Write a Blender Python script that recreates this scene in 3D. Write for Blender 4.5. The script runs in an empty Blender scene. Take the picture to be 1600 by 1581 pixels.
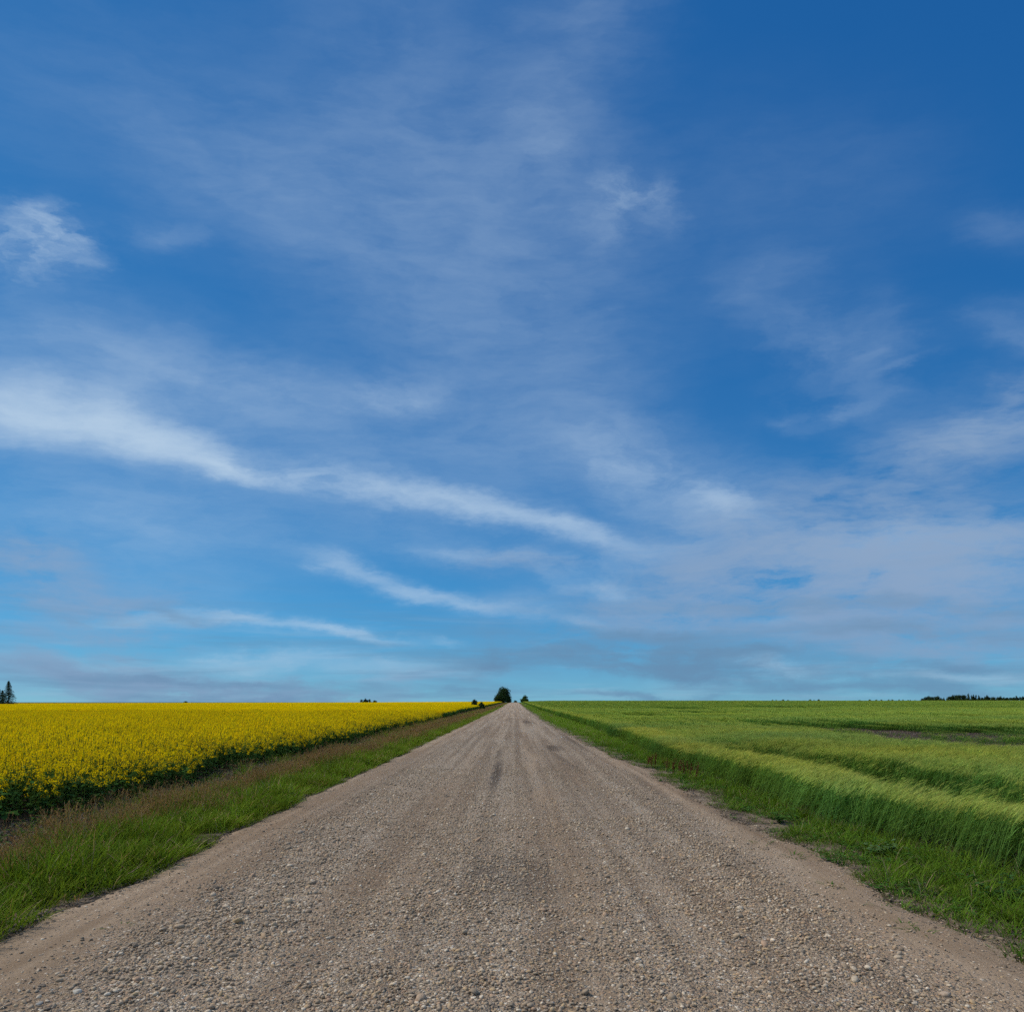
import bpy, bmesh, math, random
import numpy as np
from mathutils import Vector, Matrix, noise as mnoise

random.seed(7)
RNG = np.random.default_rng(11)
R = math.radians
scene = bpy.context.scene
COL = scene.collection

# ------------------------------------------------------------------ camera
FPX = 1150.0            # focal length, in pixels of the 1600 px wide photograph
EYE = 1.7               # eye height above the road crown
VPX, VPY = 804.0, 1096.0
cam_d = bpy.data.cameras.new('camera')
cam = bpy.data.objects.new('camera', cam_d)
COL.objects.link(cam)
cam.location = (0, 0, EYE)
cam.rotation_euler = (R(90), 0, 0)
cam_d.sensor_width = 36.0
cam_d.lens = 36.0 * FPX / 1600.0
cam_d.shift_x = (800 - VPX) / 1600.0
cam_d.shift_y = (VPY - 790.5) / 1600.0
cam_d.clip_start = 0.05
cam_d.clip_end = 60000.0
scene.camera = cam

# ------------------------------------------------------------------ sun and exposure
SUN_AZ, SUN_EL = R(-78), R(50)      # azimuth from the road direction (+Y), negative = left
sun_d = bpy.data.lights.new('sun', 'SUN')
sun_d.energy = 3.3
sun_d.angle = R(10)
sun_d.color = (1.0, 0.90, 0.75)
sun = bpy.data.objects.new('sun', sun_d)
COL.objects.link(sun)
sdir = Vector((math.sin(SUN_AZ) * math.cos(SUN_EL), math.cos(SUN_AZ) * math.cos(SUN_EL), math.sin(SUN_EL)))
sun.rotation_euler = (-sdir).to_track_quat('-Z', 'Y').to_euler()
sun.location = (0, 0, 50)
scene.view_settings.view_transform = 'Standard'
scene.view_settings.look = 'None'
scene.view_settings.exposure = 0.0
scene.view_settings.gamma = 1.0
scene.view_settings.use_curve_mapping = False

# ------------------------------------------------------------------ sky: physical blue sky with high cirrus and low grey cloud
world = bpy.data.worlds.new('World')
scene.world = world
world.use_nodes = True
wt = world.node_tree
wt.nodes.clear()


class NT:
    """small helper to write node graphs as expressions"""
    def __init__(self, tree):
        self.t = tree

    def n(self, kind, **kw):
        nd = self.t.nodes.new(kind)
        for k, v in kw.items():
            setattr(nd, k, v)
        return nd

    def put(self, sock, v):
        if isinstance(v, bpy.types.NodeSocket):
            self.t.links.new(v, sock)
        elif v is not None:
            sock.default_value = v

    def m(self, op, a=None, b=None, c=None, clamp=False):
        nd = self.n('ShaderNodeMath', operation=op, use_clamp=clamp)
        for s, v in zip(nd.inputs, (a, b, c)):
            self.put(s, v)
        return nd.outputs[0]

    def vm(self, op, a=None, b=None, out=0):
        nd = self.n('ShaderNodeVectorMath', operation=op)
        self.put(nd.inputs[0], a)
        if b is not None:
            if op == 'SCALE':
                self.put(nd.inputs['Scale'], b)
            else:
                self.put(nd.inputs[1], b)
        return nd.outputs[out]

    def noise(self, vec, scale, detail=4.0, rough=0.5, dist=0.0, col=False, dims='3D'):
        nd = self.n('ShaderNodeTexNoise', noise_dimensions=dims)
        self.put(nd.inputs['Vector'], vec)
        nd.inputs['Scale'].default_value = scale
        nd.inputs['Detail'].default_value = detail
        nd.inputs['Roughness'].default_value = rough
        nd.inputs['Distortion'].default_value = dist
        return nd.outputs['Color' if col else 'Fac']

    def mapping(self, vec, loc=(0, 0, 0), rot=(0, 0, 0), scale=(1, 1, 1), kind='POINT'):
        nd = self.n('ShaderNodeMapping', vector_type=kind)
        self.put(nd.inputs[0], vec)
        nd.inputs['Location'].default_value = loc
        nd.inputs['Rotation'].default_value = rot
        nd.inputs['Scale'].default_value = scale
        return nd.outputs[0]

    def mix(self, fac, a, b, kind='MIX'):
        nd = self.n('ShaderNodeMix', data_type='RGBA', blend_type=kind)
        self.put(nd.inputs[0], fac)
        self.put(nd.inputs[6], a if isinstance(a, bpy.types.NodeSocket) else (*a, 1.0))
        self.put(nd.inputs[7], b if isinstance(b, bpy.types.NodeSocket) else (*b, 1.0))
        return nd.outputs[2]

    def ramp(self, fac, lo, hi, a=0.0, b=1.0, smooth=True):
        nd = self.n('ShaderNodeMapRange', interpolation_type='SMOOTHSTEP' if smooth else 'LINEAR')
        self.put(nd.inputs[0], fac)
        for i, v in enumerate((lo, hi, a, b)):
            nd.inputs[i + 1].default_value = v
        return nd.outputs[0]

    def cramp(self, fac, stops, interp='LINEAR'):
        nd = self.n('ShaderNodeValToRGB')
        self.put(nd.inputs[0], fac)
        cr = nd.color_ramp
        cr.interpolation = interp
        while len(cr.elements) < len(stops):
            cr.elements.new(0.5)
        for e, (p, c) in zip(cr.elements, stops):
            e.position = p
            e.color = (*c, 1.0)
        return nd.outputs[0]


def sky_uv(px, py):
    """stereographic sky coordinates (about due north, +Y) of a point of the photograph"""
    d = Vector(((px - VPX) / FPX, 1.0, (VPY - py) / FPX)).normalized()
    return np.array((2 * d.x / (1 + d.y), 2 * d.z / (1 + d.y)))


W = NT(wt)
tc = W.n('ShaderNodeTexCoord')
D = tc.outputs['Generated']
sep = W.n('ShaderNodeSeparateXYZ')
W.put(sep.inputs[0], D)
den = W.m('MAXIMUM', W.m('ADD', sep.outputs[1], 1.0), 0.02)
cmb = W.n('ShaderNodeCombineXYZ')
W.put(cmb.inputs[0], W.m('DIVIDE', W.m('MULTIPLY', sep.outputs[0], 2.0), den))
W.put(cmb.inputs[1], W.m('DIVIDE', W.m('MULTIPLY', sep.outputs[2], 2.0), den))
cmb.inputs[2].default_value = 1.0
P = cmb.outputs[0]
# wind-drawn warping of the cloud field, at two scales
nb = W.vm('SUBTRACT', W.noise(W.mapping(P, scale=(2.2, 3.4, 1)), 1.7, 2.0, 0.5, col=True, dims='2D'), (0.5, 0.5, 0.5))
ns = W.vm('SUBTRACT', W.noise(W.mapping(P, rot=(0, 0, R(12)), scale=(5, 13, 1)), 2.2, 6.0, 0.66, col=True, dims='2D'), (0.5, 0.5, 0.5))
P1 = W.vm('ADD', W.vm('ADD', P, W.vm('MULTIPLY', nb, (0.10, 0.06, 0))), W.vm('MULTIPLY', ns, (0.075, 0.028, 0)))


def blobs(rows):
    """sum of soft elongated cloud banks: x0,y0,x1,y1 (photo px), half width px, weight"""
    acc = None
    src = P1
    for i, (x0, y0, x1, y1, w, k) in enumerate(rows):
        if i % 12 == 11:      # evaluate in batches (keeps the shader's stack small)
            nd = W.n('ShaderNodeVectorMath', operation='MULTIPLY_ADD')
            W.put(nd.inputs[0], acc)
            nd.inputs[1].default_value = (1e-9, 1e-9, 0)
            W.put(nd.inputs[2], P1)
            src = nd.outputs[0]
        a, b = sky_uv(x0, y0), sky_uv(x1, y1)
        c = (a + b) / 2
        d = b - a
        cx, cy = (x0 + x1) / 2, (y0 + y1) / 2
        unit = np.linalg.norm(sky_uv(cx + 1, cy) - sky_uv(cx, cy))
        L = np.linalg.norm(d) / 2 + 0.6 * w * unit
        B = w * 1.15 * unit
        ang = math.atan2(d[1], d[0])
        ca, sa = math.cos(ang), math.sin(ang)
        X = W.vm('DOT_PRODUCT', src, (ca / L, sa / L, -(c[0] * ca + c[1] * sa) / L), out=1)
        Y = W.vm('DOT_PRODUCT', src, (-sa / B, ca / B, (c[0] * sa - c[1] * ca) / B), out=1)
        g = W.m('POWER', math.exp(-1), W.m('MULTIPLY_ADD', X, X, W.m('MULTIPLY', Y, Y)))
        acc = W.m('MULTIPLY', g, k) if acc is None else W.m('MULTIPLY_ADD', g, k, acc)
    return acc


WHITE = [
 (-60,628,180,668,40,1.147),(140,660,335,706,33,1.147),(-50,600,300,660,62,0.185),(300,708,430,746,13.2,0.683),(540,757,720,778,17.6,0.564),
 (660,768,830,818,15,0.564),(800,812,970,853,13.2,0.728),(960,852,1080,857,14.3,0.317),(880,690,1020,735,48,0.132),(1080,762,1180,800,22,0.364),
 (1020,800,1200,835,30,0.275),(690,690,1000,790,60,0.106),(-20,745,400,795,62,0.185),(-20,540,300,585,52,0.198),(0,500,450,600,60,0.141),
 (250,585,500,622,30,0.22),(500,628,690,602,19.8,0.162),(60,130,700,350,120,0.146),(220,190,560,420,55,0.07),(540,60,850,260,130,0.15),
 (930,-60,880,190,70,0.15),(815,190,862,262,34,0.12),(600,330,1000,430,105,0.114),(600,450,850,600,95,0.123),(880,500,1000,640,70,0.053),
 (1120,270,1400,310,95,0.07),(1130,455,1250,415,38,0.099),(1180,485,1350,560,26.4,0.098),(1350,500,1372,620,38,0.105),(1210,650,1290,665,8.8,0.077),
 (1290,664,1380,625,8.8,0.101),(1390,592,1440,570,7.7,0.103),(1495,512,1640,510,26.4,0.106),(1530,350,1640,362,30,0.109),(220,388,300,382,17.6,0.111),
 (110,428,150,432,7.7,0.157),(130,966,300,964,8.8,0.522),(300,964,480,985,9.9,0.647),(450,981,640,1000,6.6,0.574),(690,997,745,1003,4.4,0.313),
 (520,890,680,935,11,0.48),(620,925,830,960,9.9,0.584),(470,878,560,900,11,0.229),(300,1036,500,1024,9.9,0.522),(480,1030,740,1045,13.2,0.47),
 (80,1030,250,1040,6.6,0.334),(650,865,760,876,8.8,0.261),(870,905,990,920,13.2,0.334),(790,935,870,940,15.4,0.158),(880,968,930,973,6.6,0.313),
 (1120,1020,1260,1045,8.8,0.334),(1370,1051,1640,1044,8.8,0.376),(1190,965,1250,968,5.5,0.209),(1000,1071,1140,1073,8.8,0.229),(1250,868,1560,850,30,0.33),
 (100,870,420,930,40,0.12),(1400,690,1640,640,45,0.062),(560,560,900,700,90,0.096),(350,640,700,700,40,0.12),(850,560,1000,760,60,0.08),
 (0,800,500,870,40,0.2),(400,790,800,850,30,0.154),(1050,700,1250,760,40,0.12),(330,690,640,745,40,0.16),(1260,872,1640,850,30,0.374),
 (1330,908,1640,902,22,0.308),(1450,690,1640,645,36,0.16),
]
PUFF = [
 (15,408,95,394,40,1.15),(72,358,100,374,22,0.862),(923,355,933,308,29.9,0.372),(933,296,988,284,27.6,0.432),(990,292,1030,332,25.3,0.33),
 (430,735,560,762,26,0.8),(300,710,430,748,17,0.7),(540,757,720,778,22,0.55),(1080,762,1190,805,28,0.7),(870,905,990,920,14,0.6),
 (500,628,690,602,22,0.31),(200,395,300,380,26,0.1),(1190,500,1370,590,60,0.16),(1210,655,1380,640,14,0.11),(1500,512,1640,512,26,0.175),
 (900,700,1040,745,50,0.4),(1130,1020,1260,1045,9,0.6),(1380,1050,1640,1045,9,0.6),(640,865,1000,880,14,0.4),
]
MAUVE = [
 (-30,870,100,882,36,1.073),(-30,940,250,946,28,1.179),(-20,1000,300,985,14,0.966),(-30,1040,250,1050,18,1.395),(200,1062,560,1076,15,1.609),
 (-30,1086,600,1086,12,0.643),(870,960,1200,950,36,0.901),(1000,900,1300,888,42,0.878),(1200,960,1640,970,42,1.179),(1250,1002,1640,1012,20,0.901),
 (1240,882,1640,850,46,2.21),(1300,922,1640,920,32,0.975),(1180,805,1520,760,48,0.6),(1440,700,1650,640,48,0.9),(740,880,900,870,15,0.624),
 (1540,590,1640,590,25,0.375),(1000,830,1250,830,30,0.3),(60,1022,300,1016,6,0.715),(560,1050,760,1060,8,0.572),(0,1062,420,1068,12,0.78),
]
SLATE = [
 (745,1050,830,1030,14,1.121),(800,1026,1150,1036,22,1.345),(900,1010,1300,1050,25,0.941),(1200,1062,1640,1076,18,0.941),(840,1087,1150,1085,5,0.897),
 (1060,1012,1240,1018,6,0.747),(1340,1030,1620,1034,7,0.747),(960,1050,1200,1056,7,0.747),(640,1080,760,1084,5,0.523),(200,1078,560,1084,6,0.91),
 (120,1050,520,1062,5,0.585),(60,962,240,968,6,0.39),(1180,945,1600,950,10,0.455),(880,985,1150,990,9,0.52),(1250,985,1620,990,10,0.52),
 (240,950,330,975,8,0.52),
]
fib = W.noise(W.mapping(W.vm('ADD', P, W.vm('MULTIPLY', nb, (0.12, 0.06, 0))), rot=(0, 0, R(11)), scale=(3.0, 15.0, 1)), 2.6, 5.0, 0.62, dims='2D')
lump = W.noise(W.mapping(P1, scale=(4.0, 7.0, 1)), 2.4, 5.0, 0.58, dims='2D')
fib2 = W.noise(W.mapping(W.vm('ADD', P, W.vm('MULTIPLY', ns, (0.05, 0.03, 0))), rot=(0, 0, R(14)), scale=(8.0, 36.0, 1)), 2.2, 4.0, 0.6, dims='2D')
tex = W.m('ADD', W.m('ADD', W.m('MULTIPLY', W.ramp(fib, .28, .72), 0.5), W.m('MULTIPLY', W.ramp(fib2, .3, .7), 0.3)), W.m('MULTIPLY', W.ramp(lump, .28, .72), 0.75))
# generic cirrus for the unseen sky, thickened to make the ambient light more neutral
zz = W.m('ADD', W.m('MAXIMUM', sep.outputs[2], 0.0), 0.06)
pl = W.n('ShaderNodeCombineXYZ')
W.put(pl.inputs[0], W.m('DIVIDE', sep.outputs[0], zz))
W.put(pl.inputs[1], W.m('DIVIDE', sep.outputs[1], zz))
cir = W.noise(W.mapping(pl.outputs[0], rot=(0, 0, R(-35)), scale=(0.5, 1.3, 1)), 1.0, 3.0, 0.6, 0.4, dims='2D')
outside = W.ramp(W.vm('LENGTH', W.vm('SUBTRACT', P, (0, 0.25, 1)), out=1), 0.80, 1.2)
gen = W.ramp(cir, .22, .72, 0.05, 0.75)
rag = W.ramp(W.noise(W.mapping(P1, rot=(0, 0, R(8)), scale=(9, 17, 1)), 2.0, 5.0, 0.62, dims='2D'), .28, .72)
puffs = W.m('MULTIPLY', blobs(PUFF), W.m('MULTIPLY_ADD', rag, -0.85, 1.05))
wd = W.m('MULTIPLY_ADD', puffs, 0.62, W.m('MULTIPLY', blobs(WHITE), W.m('MULTIPLY_ADD', tex, 0.5, 0.52)))
# thin level streaks that crowd together towards the horizon, all round
az = W.m('ARCTAN2', sep.outputs[0], sep.outputs[1])
lowv = W.n('ShaderNodeCombineXYZ')
W.put(lowv.inputs[0], W.m('MULTIPLY', az, 3.2))
W.put(lowv.inputs[1], W.m('MULTIPLY', sep.outputs[2], 46.0))
low = W.m('MULTIPLY', W.ramp(sep.outputs[2], .20, .02), W.ramp(W.noise(lowv.outputs[0], 1.0, 5.0, .62, 0.3, dims='2D'), .44, .74))
low2 = W.m('MULTIPLY', W.ramp(sep.outputs[2], .16, .03), W.ramp(W.noise(W.mapping(lowv.outputs[0], loc=(7, 3, 0)), 1.3, 4.0, .6, 0.3, dims='2D'), .5, .8))
wd = W.m('MULTIPLY_ADD', low2, 0.24, wd)
gtex = W.m('MAXIMUM', W.m('MULTIPLY_ADD', tex, 1.3, -0.12), 0.0)
gd = W.m('MULTIPLY', blobs(MAUVE), gtex)
sd = W.m('MULTIPLY_ADD', W.m('ADD', low, W.ramp(sep.outputs[2], .13, .0, 0, .62)), 0.55, W.m('MULTIPLY', blobs(SLATE), gtex))
sa_ = W.m('SUBTRACT', 1.0, W.m('POWER', math.exp(-1), sd))
wa = W.m('SUBTRACT', 1.0, W.m('POWER', math.exp(-1), wd))
ga = W.m('SUBTRACT', 1.0, W.m('POWER', math.exp(-1), gd))
sky = W.n('ShaderNodeTexSky', sky_type='NISHITA')
sky.sun_disc = False
sky.sun_elevation = SUN_EL
sky.sun_rotation = SUN_AZ
sky.altitude = 700
sky.air_density = 0.6
sky.dust_density = 0.0
sky.ozone_density = 3.0
SKY_STRENGTH = 0.1
K = 1.0 / SKY_STRENGTH
# the photograph's saturated, polarised rendition of the blue, the same all over the sky
sc_ = W.n('ShaderNodeSeparateColor')
W.put(sc_.inputs[0], sky.outputs[0])
cc_ = W.n('ShaderNodeCombineColor')
for i, (g, k) in enumerate(((1.10, 0.36), (0.73, 0.66), (0.49, 0.80))):
    W.put(cc_.inputs[i], W.m('MULTIPLY', W.m('POWER', W.m('MULTIPLY', sc_.outputs[i], SKY_STRENGTH), g), k * K))
base = cc_.outputs[0]
CW = (0.515 * K, 0.66 * K, 0.81 * K)
CG = (0.255 * K, 0.372 * K, 0.555 * K)          # mauve-grey banks
CS = (0.135 * K, 0.265 * K, 0.43 * K)          # slate undersides of the lowest banks
c2 = W.mix(sa_, W.mix(ga, W.mix(wa, base, CW), CG), CS)
bg = W.n('ShaderNodeBackground')
W.put(bg.inputs[0], c2)
bg.inputs[1].default_value = SKY_STRENGTH
bg2 = W.n('ShaderNodeBackground')
W.put(bg2.inputs[0], W.mix(gen, base, CW))
bg2.inputs[1].default_value = SKY_STRENGTH
mx = W.n('ShaderNodeMixShader')
W.put(mx.inputs[0], outside)
W.put(mx.inputs[1], bg.outputs[0])
W.put(mx.inputs[2], bg2.outputs[0])
out = W.n('ShaderNodeOutputWorld')
W.put(out.inputs[0], mx.outputs[0])
world.cycles.sampling_method = 'NONE'
cy = scene.cycles
cy.max_bounces = 6
cy.diffuse_bounces = 3
cy.glossy_bounces = 2
cy.transmission_bounces = 3
cy.transparent_max_bounces = 8
cy.use_adaptive_sampling = True
cy.adaptive_min_samples = 12
cy.adaptive_threshold = 0.02
cy.use_denoising = False

# ------------------------------------------------------------------ lie of the land (metres; x right, y along the road, z up)
def sstep(a, b, v):
    t = np.clip((np.asarray(v, float) - a) / (b - a), 0, 1)
    return t * t * (3 - 2 * t)


_PH = RNG.uniform(0, 6.28, (24,))


def wob(x, y, s=1.0, k=0):
    """smooth pseudo-random field in -1..1 with features about s metres across"""
    x = np.asarray(x, float) / s
    y = np.asarray(y, float) / s
    p = _PH
    a = np.sin(1.9 * x + 0.7 * y + p[k % 24]) + np.sin(-1.1 * x + 1.7 * y + p[(k + 1) % 24]) + np.sin(0.6 * x - 2.3 * y + p[(k + 2) % 24])
    b = np.sin(3.7 * x + 2.9 * y + p[(k + 3) % 24] + 1.3 * np.sin(0.9 * y + p[(k + 5) % 24])) + np.sin(4.3 * y - 2.2 * x + p[(k + 4) % 24] + 1.2 * np.sin(1.1 * x))
    return np.clip((a + 0.8 * b) / 3.2, -1, 1)


def road_left(y):
    return -3.82 + 0.07 * wob(0, y, 1.6, 2) + 0.05 * wob(3, y, 0.5, 9)


def road_right(y):
    return np.interp(y, [0, 9, 14, 18, 26, 42, 75, 2000], [3.55, 3.5, 3.3, 3.42, 3.1, 2.75, 2.5, 2.6]) + 0.16 * wob(0, y, 2.2, 7) + 0.08 * wob(5, y, 0.6, 3)


def barley_edge(y):
    return np.interp(y, [0, 7, 12, 20, 28, 50, 2000], [5.0, 4.95, 4.4, 4.35, 4.65, 5.3, 5.3]) + 0.10 * wob(1, y, 2.5, 11)


def canola_edge(y):
    return -7.3 + 0.16 * wob(2, y, 3.0, 5) - np.interp(y, [0, 80, 110, 2000], [0, 0, .9, .9])


def zf(x, y):
    x = np.asarray(x, float)
    y = np.asarray(y, float)
    z = np.interp(x, [-40, -8.5, -7.3, -6.2, -4.6, -3.7, -3.2, 0, 2.6, 3.4, 4.4, 5.4, 8, 40],
                  [-.08, -.08, -.14, -.17, -.13, -.075, -.05, 0.0, -.045, -.07, -.12, -.12, -.05, -.02])
    r = x / np.maximum(np.abs(y), 5.0)
    far = np.interp(r, [-.8, -.2, -.02, .0, .05, .8], [-.55, .3, 1.0, 1.15, 1.75, 1.9])
    z = z + sstep(70, 560, y) * far - np.clip(y - 570, 0, 700) * 0.012
    rough = 0.018 * wob(x, y, .5, 1) + 0.03 * wob(x, y, 3.0, 4)
    on_road = sstep(-3.9, -3.4, x) * (1 - sstep(2.9, 3.6, x))
    z = z + rough * (1 - 0.9 * on_road)
    # shallow wheel tracks and loose ridges of gravel along the road
    tr = 0.014 * (np.exp(-((x + 2.35) / .35) ** 2) + np.exp(-((x + .55) / .4) ** 2) + np.exp(-((x - 2.15) / .35) ** 2)) \
        - 0.014 * (np.exp(-((x + 1.45) / .35) ** 2) + np.exp(-((x - .45) / .22) ** 2) + np.exp(-((x - 1.3) / .3) ** 2))
    return z + tr * on_road


def zf1(x, y):
    return float(zf(x, y))


def at(px, Y):
    """world x of a photo column at distance Y"""
    return (px - VPX) / FPX * Y


# ------------------------------------------------------------------ materials
def new_mat(name):
    m = bpy.data.materials.new(name)
    m.use_nodes = True
    m.node_tree.nodes.clear()
    return m, NT(m.node_tree)


def finish(m, N, shader, disp=None):
    o = N.n('ShaderNodeOutputMaterial')
    N.put(o.inputs[0], shader)
    return m


def principled(N, col, rough=0.9, normal=None, spec=0.2):
    p = N.n('ShaderNodeBsdfPrincipled')
    N.put(p.inputs['Base Color'], col if isinstance(col, bpy.types.NodeSocket) else (*col, 1))
    N.put(p.inputs['Roughness'], rough)
    p.inputs['Specular IOR Level'].default_value = spec
    if normal is not None:
        N.put(p.inputs['Normal'], normal)
    return p.outputs[0]


def bump(N, h, strength, dist):
    b = N.n('ShaderNodeBump')
    b.inputs['Strength'].default_value = strength
    b.inputs['Distance'].default_value = dist
    N.put(b.inputs['Height'], h)
    return b.outputs[0]


STONE_STOPS = [(0.0, (.13, .112, .095)), (0.10, (.21, .18, .15)), (0.25, (.31, .26, .205)), (0.42, (.37, .30, .23)),
               (0.57, (.33, .285, .235)), (0.70, (.42, .29, .21)), (0.82, (.46, .35, .21)), (0.90, (.55, .49, .41)), (1.0, (.72, .67, .59))]


def mat_road():
    m, N = new_mat('gravel_road_surface')
    pos = N.n('ShaderNodeNewGeometry').outputs['Position']
    s = N.n('ShaderNodeSeparateXYZ')
    N.put(s.inputs[0], pos)
    X = s.outputs[0]
    Y = s.outputs[1]
    wv = N.noise(N.mapping(pos, scale=(.9, .22, 0)), 1.0, 3.0, .55, dims='2D')
    Xw = N.m('ADD', X, N.m('MULTIPLY', N.m('SUBTRACT', wv, .5), 0.9))
    # fines: packed sandy dust with grit
    fine = N.noise(pos, 55.0, 6.0, .7)
    patch = N.noise(N.mapping(pos, scale=(1.4, .35, 0)), 1.0, 5.0, .6, dims='2D')
    dust = N.mix(N.ramp(patch, .3, .7), (.285, .215, .15), (.385, .30, .22))
    dust = N.mix(N.ramp(fine, .3, .75), N.mix(.5, dust, (.12, .09, .065)), dust)
    # stones as cells of two sizes
    acc = None
    hs = None
    cols = []
    for sc, seed in ((42.0, 0), (85.0, 3)):
        vor = N.n('ShaderNodeTexVoronoi', feature='F1')
        N.put(vor.inputs['Vector'], N.mapping(pos, loc=(seed, seed * 2, 0), scale=(1, 1, 1)))
        vor.inputs['Scale'].default_value = sc
        sepc = N.n('ShaderNodeSeparateColor')
        N.put(sepc.inputs[0], vor.outputs['Color'])
        c = N.cramp(sepc.outputs[0], STONE_STOPS)
        dome = N.m('SUBTRACT', 1.0, N.m('MULTIPLY', vor.outputs['Distance'], 1.25), clamp=True)
        cols.append((c, dome, sepc.outputs[1]))
    # where gravel lies loose: ridges along the road, thinner in the wheel tracks and on the shoulders
    cr = N.n('ShaderNodeValToRGB')
    N.put(cr.inputs[0], N.ramp(Xw, -4.0, 4.0, smooth=False))
    pts = [(-3.4, .06), (-2.95, .35), (-2.6, .95), (-1.9, .9), (-1.45, .5), (-1.0, .8), (-.2, .85), (.3, .5), (.55, .5), (.9, .7), (1.3, .55), (1.8, .85), (2.4, .9), (2.75, .35), (3.1, .06)]
    el = cr.color_ramp.elements
    while len(el) < len(pts):
        el.new(.5)
    for e, (p, v) in zip(el, pts):
        e.position = (p + 4) / 8
        e.color = (v, v, v, 1)
    loose = cr.outputs[0]
    dens = N.m('ADD', loose, N.m('MULTIPLY', N.m('SUBTRACT', patch, .5), .8))
    col = dust
    h = N.m('MULTIPLY', fine, .35)
    for i, (c, dome, rnd) in enumerate(reversed(cols)):
        k = N.m('LESS_THAN', rnd, N.m('MULTIPLY', dens, .95 if i else 1.1))
        k = N.m('MULTIPLY', k, N.ramp(dome, .12, .3))
        col = N.mix(N.m('MULTIPLY', k, .9), col, c)
        h = N.m('ADD', h, N.m('MULTIPLY', N.m('MULTIPLY', k, dome), .7 if i == 0 else 1.2))
    # damp, tyre-darkened patches
    st = None
    for (cx, cy, rx, ry, a, ang) in ((-.42, 17.5, .15, 4.4, .72, 0), (1.46, 27.5, .36, 2.2, .6, 0), (-.5, 24, .13, 3.5, .4, 0), (1.5, 21, .12, 3.5, .35, .05), (-.1, 7.2, .5, 1.3, .45, 0), (1.05, 62, .5, 5, .5, 0), (2.75, 15, .18, 5, .4, -.03), (2.5, 33, .2, 8, .4, 0)):
        d = N.mapping(N.vm('ADD', pos, N.vm('SCALE', N.vm('SUBTRACT', N.noise(pos, 3.0, 3.0, .6, col=True), (.5, .5, .5)), .3)), (cx, cy, 0), (0, 0, ang), (rx, ry, 1e6), 'TEXTURE')
        g = N.m('MULTIPLY', N.ramp(N.vm('LENGTH', d, out=1), 1.25, .35), a)
        st = g if st is None else N.m('MAXIMUM', st, g)
    st = N.m('MULTIPLY', st, N.ramp(N.noise(pos, 6.0, 4.0, .65), .2, .45))
    pale = N.m('MULTIPLY', N.ramp(N.m('ABSOLUTE', N.m('SUBTRACT', Xw, .45)), .22, .04, 0, .6), N.ramp(N.noise(N.mapping(pos, scale=(1, .25, 0)), 1.2, 3.0, .6, dims='2D'), .3, .55))
    col = N.mix(pale, col, (.40, .315, .235))
    col = N.mix(st, col, (.05, .037, .030))
    # broad tone changes: brown shoulders, greyer middle
    tone = N.noise(N.mapping(pos, loc=(4, 1, 0), scale=(.5, .12, 0)), 1.0, 4.0, .6, dims='2D')
    col = N.mix(N.ramp(tone, .3, .7), N.mix(.5, col, (.88, .80, .72), 'MULTIPLY'), col)
    # long faint lines drawn out by wheels and the grader blade
    lines = N.noise(N.mapping(pos, scale=(2.6, .035, 0)), 1.0, 4.0, .6, dims='2D')
    col = N.mix(N.ramp(lines, .35, .65), N.mix(1.0, col, (.80, .76, .72), 'MULTIPLY'), N.mix(1.0, col, (1.10, 1.09, 1.07), 'MULTIPLY'))
    nrm = bump(N, h, 1.0, .018)
    return finish(m, N, principled(N, col, .92, nrm, .15))


def mat_soil():
    m, N = new_mat('field_soil')
    pos = N.n('ShaderNodeNewGeometry').outputs['Position']
    a = N.noise(pos, 9.0, 8.0, .68)
    b = N.noise(pos, .9, 3.0, .55)
    col = N.cramp(a, [(.25, (.022, .016, .012)), (.5, (.048, .036, .027)), (.75, (.10, .077, .056))])
    col = N.mix(N.ramp(b, .4, .7, 0, .5), col, (.08, .062, .045))
    # gritty dirt thrown out from the road on the verges
    sx = N.n('ShaderNodeSeparateXYZ')
    N.put(sx.inputs[0], pos)
    g = N.m('MULTIPLY', N.ramp(N.m('ABSOLUTE', sx.outputs[0]), 5.6, 4.0), N.ramp(N.noise(pos, 2.5, 4.0, .6), .3, .6))
    col = N.mix(g, col, N.cramp(a, [(.3, (.15, .115, .08)), (.7, (.29, .225, .165))]))
    v = N.n('ShaderNodeTexVoronoi', feature='F1')
    N.put(v.inputs['Vector'], pos)
    v.inputs['Scale'].default_value = 16.0
    h = N.m('SUBTRACT', N.m('MULTIPLY', a, 1.4), N.m('MULTIPLY', v.outputs['Distance'], .5))
    return finish(m, N, principled(N, col, .95, bump(N, h, 1.0, .05), .1))


def mat_leaf(name, inst=True, trans=.35, rough=None):
    """plant tissue: colour from the 'Col' attribute, per-plant colour from 'tc'"""
    m, N = new_mat(name)
    a = N.n('ShaderNodeAttribute')
    a.attribute_name = 'Col'
    col = a.outputs['Color']
    if inst:
        t = N.n('ShaderNodeAttribute', attribute_type='INSTANCER')
        t.attribute_name = 'tc'
        col = N.mix(1.0, col, t.outputs['Color'], 'MULTIPLY')
    d = N.n('ShaderNodeBsdfDiffuse')
    N.put(d.inputs[0], col)
    t = N.n('ShaderNodeBsdfTranslucent')
    N.put(t.inputs[0], N.mix(1.0, col, (1.0, 1.0, .55), 'MULTIPLY'))
    mx = N.n('ShaderNodeMixShader')
    mx.inputs[0].default_value = trans
    N.put(mx.inputs[1], d.outputs[0])
    N.put(mx.inputs[2], t.outputs[0])
    return finish(m, N, mx.outputs[0])


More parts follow.
